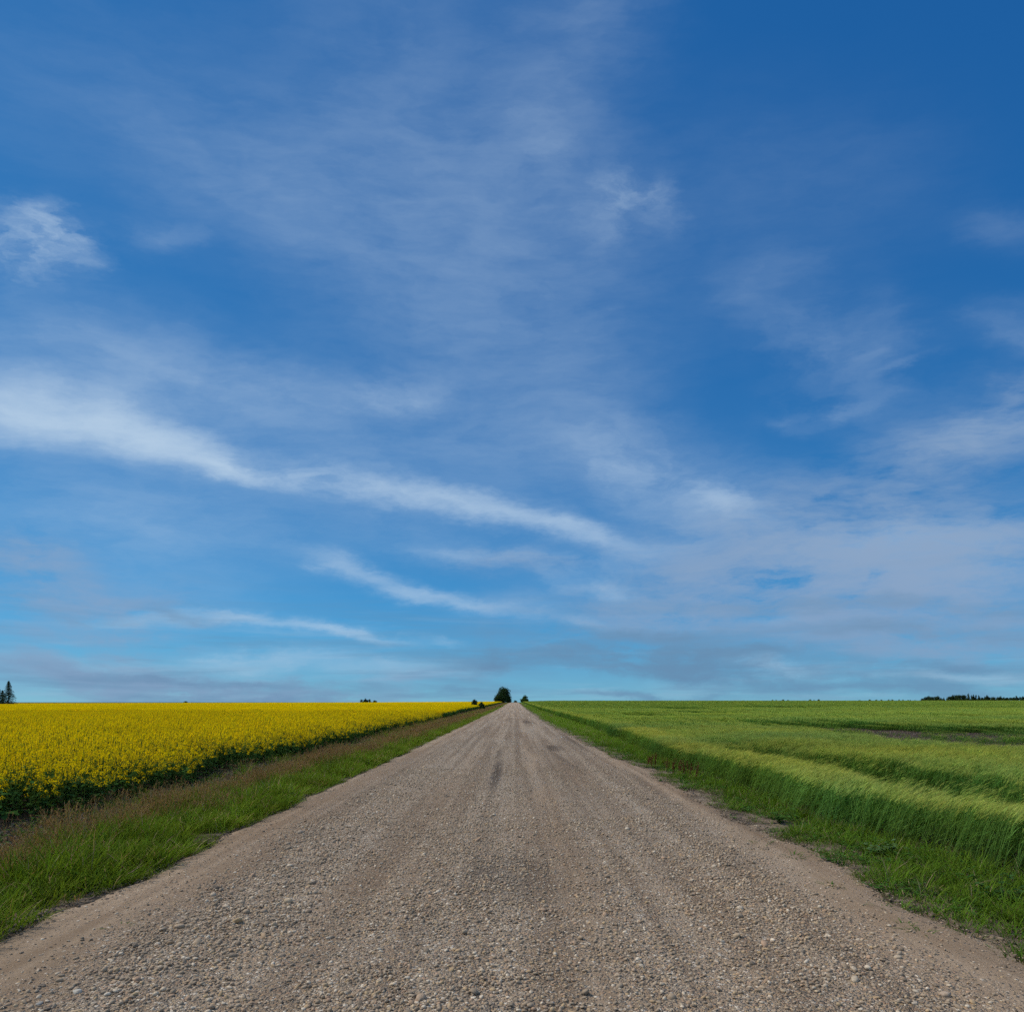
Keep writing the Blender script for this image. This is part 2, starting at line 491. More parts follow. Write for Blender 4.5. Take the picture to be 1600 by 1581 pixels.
def mat_bark():
    m, N = new_mat('bark')
    pos = N.n('ShaderNodeTexCoord').outputs['Object']
    a = N.noise(N.mapping(pos, scale=(1, 1, .25)), 14.0, 5.0, .65)
    return finish(m, N, principled(N, N.cramp(a, [(.3, (.03, .024, .018)), (.7, (.10, .082, .064))]), .9, bump(N, a, .8, .02), .1))


def mat_stone(inst=True):
    m, N = new_mat('pebble' if inst else 'stone')
    if inst:
        t = N.n('ShaderNodeAttribute', attribute_type='INSTANCER')
        t.attribute_name = 'tc'
        base = t.outputs['Color']
    else:
        t = N.n('ShaderNodeObjectInfo')
        base = t.outputs['Color']
    pos = N.n('ShaderNodeNewGeometry').outputs['Position']
    n1 = N.noise(pos, 160.0, 4.0, .65)
    n2 = N.noise(pos, 45.0, 2.0, .5)
    col = N.mix(N.ramp(n1, .3, .7), N.mix(.4, base, (.13, .10, .075)), base)
    col = N.mix(N.ramp(n2, .4, .75, .1, .7), col, (.30, .23, .16))
    return finish(m, N, principled(N, col, .85, bump(N, n1, .35, .003), .25))


M_ROAD, M_SOIL, M_LEAF, M_TREE, M_BARK, M_PEB, M_STONE = mat_road(), mat_soil(), mat_leaf('plant_tissue'), mat_leaf('foliage', False, .2), mat_bark(), mat_stone(), mat_stone(False)
M_PLANT = mat_leaf('single_plant_tissue', False, .35)


# ------------------------------------------------------------------ mesh helpers
class MB:
    """collects faces with a colour per vertex"""
    def __init__(self):
        self.v, self.f, self.c = [], [], []

    def add(self, vs, fs, c):
        b = len(self.v)
        self.v.extend(vs)
        self.f.extend([tuple(i + b for i in f) for f in fs])
        if isinstance(c, list):
            self.c.extend(c)
        else:
            self.c.extend([c] * len(vs))

    def ribbon(self, pts, ws, side, c, c2=None):
        """flat blade along pts, half widths ws (0 at the end gives a point)"""
        n = len(pts)
        vs, fs, cs = [], [], []
        for i, (p, w) in enumerate(zip(pts, ws)):
            k = i / (n - 1)
            cc = c if c2 is None else tuple(a + (b - a) * k for a, b in zip(c, c2))
            if w <= 0:
                vs.append(tuple(p))
                cs.append(cc)
            else:
                vs.append((p[0] - side[0] * w, p[1] - side[1] * w, p[2] - side[2] * w))
                vs.append((p[0] + side[0] * w, p[1] + side[1] * w, p[2] + side[2] * w))
                cs += [cc, cc]
        for i in range(n - 1):
            a = 2 * i
            if i == n - 2 and ws[-1] <= 0:
                fs.append((a, a + 1, a + 2))
            else:
                fs.append((a, a + 1, a + 3, a + 2))
        self.add(vs, fs, cs)

    def card(self, p, nrm, s, c, t=None, asp=1.0):
        """a small four-cornered petal or leaf at p facing nrm"""
        n = Vector(nrm).normalized()
        t = Vector(t) if t else n.orthogonal()
        t = (t - n * t.dot(n)).normalized()
        b = n.cross(t)
        t = t * (s * asp)
        b = b * s
        p = Vector(p)
        self.add([tuple(p - t), tuple(p - b), tuple(p + t), tuple(p + b)], [(0, 1, 2, 3)], c)

    def tube(self, pts, rs, c, n=6):
        rings = []
        vs, fs = [], []
        for i, (p, r) in enumerate(zip(pts, rs)):
            p = Vector(p)
            q = Vector(pts[min(i + 1, len(pts) - 1)]) - Vector(pts[max(i - 1, 0)])
            q.normalize()
            u = q.orthogonal().normalized()
            if abs(q.z) > .9:
                u = (Vector((1, 0, 0)) - q * q.x).normalized()
            w = q.cross(u)
            for k in range(n):
                a = 2 * math.pi * k / n
                vs.append(tuple(p + (u * math.cos(a) + w * math.sin(a)) * r))
        for i in range(len(pts) - 1):
            for k in range(n):
                fs.append((i * n + k, i * n + (k + 1) % n, (i + 1) * n + (k + 1) % n, (i + 1) * n + k))
        self.add(vs, fs, c)


def mesh_from(name, mb, mat, smooth=False):
    me = bpy.data.meshes.new(name)
    me.from_pydata(mb.v, [], mb.f)
    at_ = me.attributes.new('Col', 'FLOAT_COLOR', 'POINT')
    at_.data.foreach_set('color', np.array([(c[0], c[1], c[2], 1) for c in mb.c], np.float32).ravel())
    me.materials.append(mat)
    if smooth:
        me.polygons.foreach_set('use_smooth', [True] * len(me.polygons))
    me.update()
    return me


def obj(name, me, parent=None, **props):
    o = bpy.data.objects.new(name, me)
    COL.objects.link(o)
    if parent is not None:
        o.parent = parent
    for k, v in props.items():
        o[k] = v
    return o


_trees = {}


def scatter_tree(nvar):
    """node group: the mesh's own sample plants (attribute var = 0..n-1) are set out on its loose points (var = -1)"""
    if nvar in _trees:
        return _trees[nvar]
    g = bpy.data.node_groups.new('set_out_%d' % nvar, 'GeometryNodeTree')
    g.interface.new_socket('Geometry', in_out='INPUT', socket_type='NodeSocketGeometry')
    g.interface.new_socket('Geometry', in_out='OUTPUT', socket_type='NodeSocketGeometry')
    gi = g.nodes.new('NodeGroupInput')
    go = g.nodes.new('NodeGroupOutput')

    def named(nm, dt):
        n = g.nodes.new('GeometryNodeInputNamedAttribute')
        n.data_type = dt
        n.inputs['Name'].default_value = nm
        return [o for o in n.outputs if o.enabled][0]

    var = named('var', 'INT')

    def pick(k):
        c = g.nodes.new('FunctionNodeCompare')
        c.data_type = 'INT'
        c.operation = 'EQUAL'
        ins = [i for i in c.inputs if i.enabled]
        g.links.new(var, ins[0])
        ins[1].default_value = k
        s = g.nodes.new('GeometryNodeSeparateGeometry')
        s.domain = 'POINT'
        g.links.new(gi.outputs[0], s.inputs[0])
        g.links.new([o for o in c.outputs if o.enabled][0], s.inputs[1])
        return s.outputs[0]

    gti = g.nodes.new('GeometryNodeGeometryToInstance')
    for k in reversed(range(nvar)):
        g.links.new(pick(k), gti.inputs[0])
    iop = g.nodes.new('GeometryNodeInstanceOnPoints')
    g.links.new(pick(-1), iop.inputs['Points'])
    g.links.new(gti.outputs[0], iop.inputs['Instance'])
    iop.inputs['Pick Instance'].default_value = True
    g.links.new(named('idx', 'INT'), iop.inputs['Instance Index'])
    e2r = g.nodes.new('FunctionNodeEulerToRotation')
    g.links.new(named('rot', 'FLOAT_VECTOR'), e2r.inputs[0])
    g.links.new(e2r.outputs[0], iop.inputs['Rotation'])
    g.links.new(named('scl', 'FLOAT_VECTOR'), iop.inputs['Scale'])
    g.links.new(iop.outputs[0], go.inputs[0])
    _trees[nvar] = g
    return g


def scatter(name, variants, mat, pts, rot, scl, tc, smooth=False, idx=None, **props):
    n = len(pts)
    V, F, C, var = [], [], [], []
    for k, mb in enumerate(variants):
        b = len(V)
        V.extend(mb.v)
        C.extend(mb.c)
        F.extend([tuple(i + b for i in f) for f in mb.f])
        var.extend([k] * len(mb.v))
    nv = len(V)
    me = bpy.data.meshes.new(name)
    me.from_pydata(V, [], F)
    me.vertices.add(n)
    co = np.zeros((nv + n, 3), np.float32)
    co[:nv] = V
    co[nv:] = pts
    me.vertices.foreach_set('co', co.ravel())

    def at_(nm, dt, field, arr):
        a = me.attributes.new(nm, dt, 'POINT')
        a.data.foreach_set(field, np.ascontiguousarray(arr).ravel())

    full = np.zeros((nv + n, 4), np.float32)
    full[:nv, :3] = C
    full[:, 3] = 1
    at_('Col', 'FLOAT_COLOR', 'color', full)
    at_('var', 'INT', 'value', np.concatenate([np.array(var, np.int32), -np.ones(n, np.int32)]))
    ix = RNG.integers(0, len(variants), n) if idx is None else idx
    at_('idx', 'INT', 'value', np.concatenate([np.zeros(nv, np.int32), ix.astype(np.int32)]))
    for nm, arr in (('rot', rot), ('scl', scl), ('tc', tc)):
        b = np.zeros((nv + n, 3), np.float32)
        b[nv:] = arr
        at_(nm, 'FLOAT_VECTOR', 'vector', b)
    me.materials.append(mat)
    if smooth:
        me.polygons.foreach_set('use_smooth', [True] * len(me.polygons))
    me.update()
    o = obj(name, me, **props)
    md = o.modifiers.new('set_out', 'NODES')
    md.node_group = scatter_tree(len(variants))
    return o


def jgrid(x0, x1, y0, y1, step, jit=.5):
    nx, ny = max(1, int((x1 - x0) / step)), max(1, int((y1 - y0) / step))
    gx, gy = np.meshgrid(x0 + (np.arange(nx) + .5) * step, y0 + (np.arange(ny) + .5) * step)
    x = gx.ravel() + RNG.uniform(-jit, jit, gx.size) * step
    y = gy.ravel() + RNG.uniform(-jit, jit, gx.size) * step
    return x, y


def in_view(x, y, pad=3.5, k=.80):
    return np.abs(x) < k * np.maximum(y, 0) + pad


def col3(n, lo, hi, base=(1, 1, 1), hue=.08):
    v = RNG.uniform(lo, hi, (n, 1))
    return np.clip(v * np.array(base) * (1 + RNG.uniform(-hue, hue, (n, 3))), 0, 4)


# ------------------------------------------------------------------ ground and road
def grid_mesh(name, xs, ys, fz, mat):
    X, Y = np.meshgrid(xs, ys)
    Z = fz(X, Y)
    nx, ny = len(xs), len(ys)
    co = np.stack([X, Y, Z], -1).reshape(-1, 3)
    i = np.arange(nx * ny).reshape(ny, nx)
    q = np.stack([i[:-1, :-1], i[:-1, 1:], i[1:, 1:], i[1:, :-1]], -1).reshape(-1, 4)
    me = bpy.data.meshes.new(name)
    me.vertices.add(len(co))
    me.vertices.foreach_set('co', co.astype(np.float32).ravel())
    me.loops.add(q.size)
    me.loops.foreach_set('vertex_index', q.astype(np.int32).ravel())
    me.polygons.add(len(q))
    me.polygons.foreach_set('loop_start', (np.arange(len(q)) * 4).astype(np.int32))
    me.polygons.foreach_set('use_smooth', [True] * len(q))
    me.update(calc_edges=True)
    me.validate()
    me.materials.append(mat)
    return me


def spaced(segs):
    out = []
    for a, b, n in segs:
        out += list(np.linspace(a, b, n, endpoint=False))
    return np.array(sorted(set(out + [segs[-1][1]])))


def ground_z(x, y):
    z = zf(x, y)
    under = sstep(-3.75, -3.5, x - (road_left(y) + 3.6)) * (1 - sstep(-.15, .1, x - road_right(y)))
    z = z - 0.05 * under * (y < 2000)
    return np.where(y > 1400, np.minimum(z, -8 + 0 * z), z)


gx = spaced([(-9000, -800, 10), (-800, -120, 24), (-120, -14, 60), (-14, -7.8, 40), (-7.8, -3, 70), (-3, 2.4, 14), (2.4, 6, 60), (6, 14, 50), (14, 120, 60), (120, 800, 24), (800, 9000, 10)])
gy = spaced([(-40, 1, 20), (1, 20, 160), (20, 60, 130), (60, 160, 80), (160, 700, 60), (700, 1500, 20), (1500, 12000, 12)])
obj('ground', grid_mesh('ground', gx, gy, ground_z, M_SOIL), kind='structure')


def road_mesh():
    us = np.linspace(0, 1, 72)
    ys = spaced([(-40, 2, 15), (2, 20, 240), (20, 60, 140), (60, 160, 80), (160, 760, 60)])
    U, Y = np.meshgrid(us, ys)
    L, Rr = road_left(Y) - .12, road_right(Y) + .12
    X = L + (Rr - L) * U
    Z = zf(X, Y) + .006 - .05 * (1 - sstep(0, .03, U)) - .05 * sstep(.97, 1, U) + 0.004 * wob(X, Y, .16, 6)
    return X, Y, Z


_X, _Y, _Z = road_mesh()
_it = iter(())
rm = grid_mesh('road', np.arange(_X.shape[1], dtype=float), np.arange(_X.shape[0], dtype=float), lambda a, b: np.zeros_like(a), M_ROAD)
rm.vertices.foreach_set('co', np.stack([_X, _Y, _Z], -1).astype(np.float32).ravel())
rm.update()
obj('road', rm, kind='structure')

# ------------------------------------------------------------------ sample plants
U = random.uniform


def bend(p0, d, length, n, droop, k0=0.0):
    """points of a stalk starting along d and bending over towards the ground / wind"""
    pts = [Vector(p0)]
    d = Vector(d).normalized()
    for i in range(n):
        d = (d + Vector(droop) / n).normalized()
        pts.append(pts[-1] + d * (length / n))
    return pts


def side_of(d, a=None):
    d = Vector(d)
    h = Vector((-d.y, d.x, 0))
    if h.length < 1e-4:
        h = Vector((1, 0, 0))
    h.normalize()
    return h


def vary(c, k=.15):
    f = 1 + U(-k, k)
    return (c[0] * f * (1 + U(-.06, .06)), c[1] * f, c[2] * f * (1 + U(-.1, .1)))


YEL = (.87, .635, .006)
CLEAF = (.062, .135, .036)
CSTEM = (.07, .13, .035)


def canola_plant():
    mb = MB()
    H = U(.90, 1.10)
    top = Vector((U(-.08, .08), U(-.08, .08), H))
    mb.ribbon([Vector((0, 0, 0)), top * .5 + Vector((U(-.02, .02), U(-.02, .02), 0)), top], [.006, .005, .003], Vector((1, 0, 0)), CSTEM)
    mb.ribbon([Vector((0, 0, 0)), top * .5, top], [.006, .005, .003], Vector((0, 1, 0)), CSTEM)
    heads = [top]
    for i in range(random.randint(5, 7)):
        k = U(.30, .7)
        a = U(0, 6.28)
        r = U(.08, .22)
        p = top * k
        e = Vector((p.x + math.cos(a) * r, p.y + math.sin(a) * r, H * U(.60, .98)))
        mid = (p + e) / 2 + Vector((math.cos(a), math.sin(a), -.2)) * .03
        mb.ribbon([p, mid, e], [.004, .003, .002], side_of(e - p), CSTEM)
        heads.append(e)
    for e in heads:
        L = U(.07, .14)
        for j in range(random.randint(12, 17)):
            t = random.random()
            a = U(0, 6.28)
            r = .012 + .026 * math.sin(math.pi * min(1, t * .8 + .25))
            p = e + Vector((math.cos(a) * r, math.sin(a) * r, -L * .55 + L * t))
            n = Vector((math.cos(a) * .8, math.sin(a) * .8, U(.3, 1.2)))
            mb.card(p, n, U(.0080, .0125), vary(YEL, .14))
        for j in range(3):
            a = U(0, 6.28)
            p = e + Vector((0, 0, -L * U(.6, 1.2)))
            q = p + Vector((math.cos(a) * .05, math.sin(a) * .05, .03))
            mb.ribbon([p, q], [.0025, 0], side_of(q - p), (.11, .19, .04))
    for j in range(random.randint(11, 15)):
        z = H * U(.10, .74)
        a = U(0, 6.28)
        L = U(.10, .20) * (1.15 - z / H * .55)
        pts = bend(top * (z / H), (math.cos(a), math.sin(a), U(.1, .8)), L, 3, (0, 0, -1.1))
        w = L * U(.16, .24)
        mb.ribbon(pts, [w * .35, w, w * .8, 0], side_of(Vector((math.cos(a), math.sin(a), 0))), vary(CLEAF, .25))
    return mb


def canola_patch(size=1.6, per=95, q=.03):
    mb = MB()
    for i in range(per):
        x, y = U(-size / 2, size / 2), U(-size / 2, size / 2)
        H = U(.80, .97)
        for j in range(7):
            a, r = U(0, 6.28), U(0, .16)
            p = (x + math.cos(a) * r, y + math.sin(a) * r, H - abs(random.gauss(0, .10)))
            mb.card(p, (U(-.8, .8), U(-.8, .8), U(.1, 1)), U(.6, 1.1) * q, vary(YEL, .14))
        for j in range(3):
            a = U(0, 6.28)
            mb.card((x + U(-.1, .1), y + U(-.1, .1), H * U(.3, .8)), (math.cos(a), math.sin(a), U(0, .8)), U(.06, .1), vary(CLEAF, .25))
    return mb


BSTEM = (.068, .125, .030)
BLEAF = (.095, .185, .036)
BEAR = (.20, .27, .055)
AWN = (.34, .38, .09)


def barley_tuft(size=.5, per=46, thick=1.0, awns=6, short=False):
    mb = MB()
    for i in range(per):
        x, y = U(-size / 2, size / 2), U(-size / 2, size / 2)
        H = U(.46, .60) * (.85 if short else 1)
        d = Vector((U(-.10, .16), U(-.12, .12), 1))
        st = bend((x, y, 0), d, H, 3, (U(.10, .30), U(-.05, .12), 0))
        sd = Vector((math.cos(U(0, 6.28)), math.sin(U(0, 6.28)), 0)).normalized()
        c = vary(BSTEM, .2)
        mb.ribbon(st, [.0026 * thick, .0024 * thick, .002 * thick, .0016 * thick], sd, c, vary(BLEAF, .15))
        for j in range(3 if thick < 1.5 else 2):
            k = U(.2, .85)
            p = st[0].lerp(st[3], k)
            a = U(0, 6.28)
            L = U(.13, .24)
            pts = bend(p, (math.cos(a) * .5 + .15, math.sin(a) * .5, U(.7, 1.2)), L, 3, (.35, 0, U(-1.4, -.3)))
            w = U(.0035, .0055) * thick
            mb.ribbon(pts, [w * .7, w, w * .8, 0], side_of((math.cos(a), math.sin(a), 0)), vary(BLEAF, .22))
        tip = st[3]
        dd = (st[3] - st[2]).normalized()
        if random.random() < (.45 if short else .92):
            ear = bend(tip, dd, U(.06, .085), 2, (.5, .05, -.25))
            mb.ribbon(ear, [.003 * thick, .0052 * thick, .003 * thick], side_of(dd), vary(BEAR, .15))
            ed = (ear[2] - ear[1]).normalized()
            for j in range(awns):
                s = ear[0].lerp(ear[2], (j + .5) / awns)
                ad = ed + Vector((U(-.28, .28), U(-.28, .28), U(-.05, .25)))
                pts = bend(s, ad, U(.10, .17), 2, (.30, .03, -.22))
                mb.ribbon(pts, [.0011 * thick, .0009 * thick, 0], side_of((U(-1, 1), U(-1, 1), 0)), vary(AWN, .2))
    return mb


def grass_tuft(n=34, hmin=.16, hmax=.40, spread=.09, col=(.098, .165, .018), w=.0042, droop=1.0, seed=0.0, seedcol=(.25, .17, .085), dry=.06, lean=.12):
    mb = MB()
    for i in range(n):
        a = U(0, 6.28)
        r = spread * math.sqrt(random.random())
        p = (math.cos(a) * r, math.sin(a) * r, -.01)
        b = a + U(-.9, .9)
        o = U(.05, .55)
        L = U(hmin, hmax)
        c = vary(col, .25) if random.random() > dry else vary((.27, .21, .11), .25)
        if random.random() < seed:
            L *= 1.25
            pts = bend(p, (math.cos(b) * .12 + lean, math.sin(b) * .12, 1), L, 3, (math.cos(b) * .3 + lean, math.sin(b) * .3, -.12))
            mb.ribbon(pts, [.0016, .0014, .0012, .001], side_of((math.cos(b), math.sin(b), 0)), vary((.15, .13, .055), .2), vary(seedcol, .2))
            q = pts[3]
            d = (pts[3] - pts[2]).normalized()
            for j in range(5):
                e = q - d * U(0, .10)
                t = U(0, 6.28)
                f = e + (d + Vector((math.cos(t) * .5, math.sin(t) * .5, 0))).normalized() * U(.025, .05)
                mb.ribbon([e, (e + f) / 2, f], [.0012, .0042, 0], side_of((math.cos(t), math.sin(t), 0)), vary(seedcol, .25))
        else:
            pts = bend(p, (math.cos(b) * o + lean, math.sin(b) * o, 1), L, 4, (math.cos(b) * .8 * droop + lean, math.sin(b) * .8 * droop, -.75 * droop))
            ww = U(.7, 1.25) * w
            mb.ribbon(pts, [ww * .8, ww, ww * .9, ww * .6, 0], side_of((math.cos(b), math.sin(b), 0)), tuple(k * .9 for k in c), c)
    return mb


def weed(n=9, h=.16, col=(.05, .13, .03), lobes=3, size=.028):
    """low broad-leaved plant: stalks carrying leaflets"""
    mb = MB()
    for i in range(n):
        a = U(0, 6.28)
        pts = bend((0, 0, 0), (math.cos(a) * U(.3, 1.2), math.sin(a) * U(.3, 1.2), 1), h * U(.6, 1.3), 3, (math.cos(a) * .5, math.sin(a) * .5, -.4))
        mb.ribbon(pts, [.002, .002, .0016, .001], side_of((math.cos(a), math.sin(a), 0)), (.06, .11, .03))
        for k in range(1, 4):
            for j in range(lobes):
                t = U(0, 6.28)
                d = Vector((math.cos(t), math.sin(t), U(-.1, .5)))
                L = size * U(.8, 1.6)
                b = pts[k]
                mb.ribbon([b, b + d * L * .5, b + d * L + Vector((0, 0, -.006))], [.002, L * .36, 0], side_of(d), vary(col, .3))
    return mb


def dock_plant():
    mb = MB()
    for i in range(random.randint(4, 6)):
        a = U(0, 6.28)
        pts = bend((U(-.04, .04), U(-.04, .04), 0), (math.cos(a) * .25, math.sin(a) * .25, 1), U(.35, .55), 3, (.15, 0, 0))
        mb.ribbon(pts, [.004, .003, .003, .002], side_of((math.cos(a), math.sin(a), 0)), (.12, .06, .035))
        for j in range(34):
            k = U(.35, 1)
            p = pts[0].lerp(pts[3], k)
            t = U(0, 6.28)
            mb.card(p + Vector((math.cos(t), math.sin(t), 0)) * U(.005, .03), (math.cos(t), math.sin(t), U(-.3, .6)), U(.007, .013), vary((.135, .052, .034), .3))
    for i in range(7):
        a = U(0, 6.28)
        pts = bend((0, 0, .02), (math.cos(a), math.sin(a), .9), U(.14, .24), 3, (0, 0, -1.2))
        mb.ribbon(pts, [.01, .026, .02, 0], side_of((math.cos(a), math.sin(a), 0)), vary((.05, .10, .03), .2))
    return mb


def rock(sub=2, flat=.62):
    bm = bmesh.new()
    bmesh.ops.create_icosphere(bm, subdivisions=sub, radius=1.0)
    o = Vector((U(-50, 50), U(-50, 50), U(-50, 50)))
    ax = (U(.8, 1.25), U(.65, 1.0), flat * U(.75, 1.2))
    mb = MB()
    for v in bm.verts:
        p = v.co
        k = 1 + .24 * mnoise.noise(p * .9 + o) + .10 * mnoise.noise(p * 2.3 + o)
        v.co = Vector((p.x * ax[0], p.y * ax[1], p.z * ax[2])) * k
    bm.verts.ensure_lookup_table()
    mb.add([tuple(v.co) for v in bm.verts], [tuple(v.index for v in f.verts) for f in bm.faces], (1, 1, 1))
    bm.free()
    return mb


# ------------------------------------------------------------------ canola field (left)
random.seed(21)
def field_canola():
    plants = [canola_plant() for i in range(10)]
    patches = [canola_patch() for i in range(6)]
    # near: single plants
    x, y = jgrid(-66, -6.8, .5, 78, .185)
    e = canola_edge(y)
    d = e - x                                   # distance into the field
    keep = (d > 0) & in_view(x, y, 4.0) & (y < 76)
    tram = np.abs(y - (43 + .05 * x + 1.2 * wob(x, 0, 9, 2))) < .45
    tram2 = np.abs(y - (62 + .05 * x + 1.2 * wob(x, 0, 9, 5))) < .5
    dens = .45 + .55 * sstep(-.1, .7, d + .25 * wob(x, y, .7, 9))
    dens = np.where(tram | tram2, .25, dens) * np.where(wob(x, y, 2.2, 8) < -.72, .55, 1)
    keep &= RNG.random(x.size) < dens
    x, y, d = x[keep], y[keep], d[keep]
    n = x.size
    h = .86 + .08 * wob(x, y, 2.2, 3) + .07 * wob(x, y, 5.5, 16) + .08 * wob(x, y, .6, 12) - .24 * np.exp(-d / .45) + RNG.uniform(-.09, .07, n)
    s = np.stack([RNG.uniform(.9, 1.2, n), RNG.uniform(.9, 1.2, n), h], -1)
    r = np.stack([RNG.normal(0, .06, n), RNG.normal(.05, .06, n), RNG.uniform(0, 6.28, n)], -1)
    near = scatter('canola_field', plants, M_LEAF, np.stack([x, y, zf(x, y) - .01], -1), r, s, col3(n, .85, 1.12, hue=.05) * (1 + .07 * wob(x, y, 3.5, 20))[:, None],
                   kind='stuff', label='flowering yellow canola crop left of the road', category='crop')
    # middle and far: patches of the same crop
    P, S = [], []
    for (y0, y1, st, k) in ((74.5, 230, 1.15, 1.0), (228, 600, 2.6, 2.4)):
        x, y = jgrid(-.82 * y1, -6.8, y0, y1, st)
        e = canola_edge(y) - .8 * k
        keep = (x < e) & in_view(x, y, 6)
        tram = (np.abs(y - (108 + .05 * x)) < .6) | (np.abs(y - (160 + .05 * x)) < .8)
        keep &= ~(tram & (RNG.random(x.size) < .7))
        x, y = x[keep], y[keep]
        P.append(np.stack([x, y, zf(x, y) - .01 + .06 * wob(x, y, 7, 3)], -1))
        S.append(np.stack([np.full(x.size, k), np.full(x.size, k), RNG.uniform(.92, 1.08, x.size)], -1))
    # thin fringe of patches that closes the far edge along the ditch
    y = np.arange(74.5, 600, .9)
    x = canola_edge(y) - .35
    P.append(np.stack([x, y, zf(x, y)], -1))
    S.append(np.stack([np.full(x.size, .6), np.full(x.size, .6), RNG.uniform(.8, 1.0, x.size)], -1))
    P, S = np.concatenate(P), np.concatenate(S)
    n = len(P)
    r = np.stack([np.zeros(n), np.zeros(n), RNG.uniform(0, 6.28, n)], -1)
    tcv = col3(n, .9, 1.08, hue=.03) * (1 + .06 * wob(P[:, 0], P[:, 1], 14, 6))[:, None]
    scatter('canola_field', patches, M_LEAF, P, r, S, tcv, kind='stuff', label='far part of the yellow canola crop reaching the horizon', category='crop')


field_canola()


# ------------------------------------------------------------------ barley field (right)
random.seed(22)
def soil_gap(x, y):
    """0..1 where the crop is thin and bare soil shows"""
    e = barley_edge(y)
    d = x - e
    a = sstep(.95, 1.35, d + .25 * wob(0, y, 4, 1)) * (1 - sstep(2.6, 3.7, d + .3 * wob(x, y, 3, 2))) * (1 - sstep(16, 28, y)) * .5
    # a large thin patch farther out, running obliquely away to the right
    xx = x + 1.2 * wob(x, y, 4, 9)
    yy = y + 1.8 * wob(x, y, 5, 2)
    b = sstep(12.3, 14.5, xx) * sstep(18.5, 22.5, yy) * sstep(-1, 2.5, 49 - 1.4 * np.maximum(xx - 19, 0) - yy)
    b = b * np.clip(1.0 + .35 * wob(x, y * .7, 2.2, 15), 0, 1)
    for cx, cy, rx, ry in ((13, 74, 3.0, 12), (30, 128, 6, 26), (24, 92, 5, 12), (52, 150, 9, 22)):
        b = np.maximum(b, .8 * (1 - sstep(.5, 1.1, np.hypot((x - cx) / rx, (y - cy) / ry) + .3 * wob(x, y, 3, 6))))
    g = .75 * sstep(.62, .85, wob(x * .35, y, 7.0, 17)) * sstep(40, 55, y) * (1 - sstep(150, 260, y))
    return np.clip(np.maximum(np.maximum(a, b), g), 0, 1)


def wind(x, y):
    return wob(x * .55 + .8 * y, y * 1.0, 5.5, 13)


def barley_tint(x, y, n):
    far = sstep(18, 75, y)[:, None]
    w = wind(x, y)[:, None]
    strip = np.exp(-((x - barley_edge(y)) / 1.2) ** 4)[:, None]
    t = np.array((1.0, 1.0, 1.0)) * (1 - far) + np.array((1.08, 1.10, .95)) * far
    hue = (wob(x * .8, y, 4.5, 10) + .6 * wob(x, y, 1.6, 3))[:, None]
    t = t * (1 + .16 * w) * (1 + hue * np.array((.17, .06, -.10))) * np.where(strip > .4, np.array((1.2, 1.13, 1.05)), np.array((.95, 1.0, .95)))
    return t * RNG.uniform(.86, 1.14, (n, 1)) * (1 + RNG.uniform(-.05, .05, (n, 3)))


def field_barley():
    near = [barley_tuft() for i in range(8)] + [barley_tuft(per=22, short=True) for i in range(3)]
    mid = [barley_tuft(1.5, 130, 2.6, 3) for i in range(5)]
    x, y = jgrid(3.9, 36, .5, 38, .30)
    d = x - barley_edge(y)
    g = soil_gap(x, y)
    keep = (d > .12) & in_view(x, y, 4) & (RNG.random(x.size) > g * .93)
    x, y, d, g = x[keep], y[keep], d[keep], g[keep]
    n = x.size
    g = np.minimum(g, 1)
    inner = sstep(.8, 1.6, d)
    h = 1.04 - .10 * inner + .07 * wind(x, y) + .05 * wob(x, y, .9, 19) - (.42 + .18 * (x > 12)) * g + RNG.uniform(-.06, .06, n) - .12 * np.exp(-d / .2)
    lean = .14 + .16 * (wind(x, y) * .5 + .5)
    s = np.stack([RNG.uniform(.9, 1.1, n), RNG.uniform(.9, 1.1, n), h], -1)
    r = np.stack([RNG.normal(-.02, .04, n), lean + RNG.normal(0, .04, n), RNG.uniform(-.5, .5, n)], -1)
    idx = np.where(g > .25, RNG.integers(8, 11, n), RNG.integers(0, 8, n))
    scatter('barley_field', near, M_LEAF, np.stack([x, y, zf(x, y) - .01], -1), r, s, barley_tint(x, y, n), idx=idx,
            kind='stuff', label='green bearded barley crop right of the road', category='crop')
    P, S, T, G = [], [], [], []
    for (y0, y1, st, k) in ((36.5, 140, .95, 1.0), (138, 600, 2.3, 2.2)):
        x, y = jgrid(4.4, .82 * y1, y0, y1, st)
        g = soil_gap(x, y)
        keep = (x > barley_edge(y) + .75 * k) & in_view(x, y, 6) & (RNG.random(x.size) > g * .9)
        x, y, g = x[keep], y[keep], g[keep]
        P.append(np.stack([x, y, zf(x, y) - .01], -1))
        S.append(np.stack([np.full(x.size, k), np.full(x.size, k), .86 + .16 * wind(x, y) + .05 * wob(x, y, 2, 7) - .52 * g + RNG.uniform(-.05, .05, x.size)], -1))
    y = np.arange(36.5, 600, .7)
    for off in (.35, .9):
        x = barley_edge(y) + off
        P.append(np.stack([x, y, zf(x, y)], -1))
        S.append(np.stack([np.full(x.size, .55), np.full(x.size, .55), RNG.uniform(.85, 1.1, x.size)], -1))
    P, S = np.concatenate(P), np.concatenate(S)
    n = len(P)
    lean = .08 + .10 * (wind(P[:, 0], P[:, 1]) * .5 + .5)
    r = np.stack([RNG.normal(-.02, .03, n), lean, RNG.uniform(-.6, .6, n)], -1)
    scatter('barley_field', mid, M_LEAF, P, r, S, barley_tint(P[:, 0], P[:, 1], n),
            kind='stuff', label='far part of the green barley crop reaching the horizon', category='crop')


field_barley()


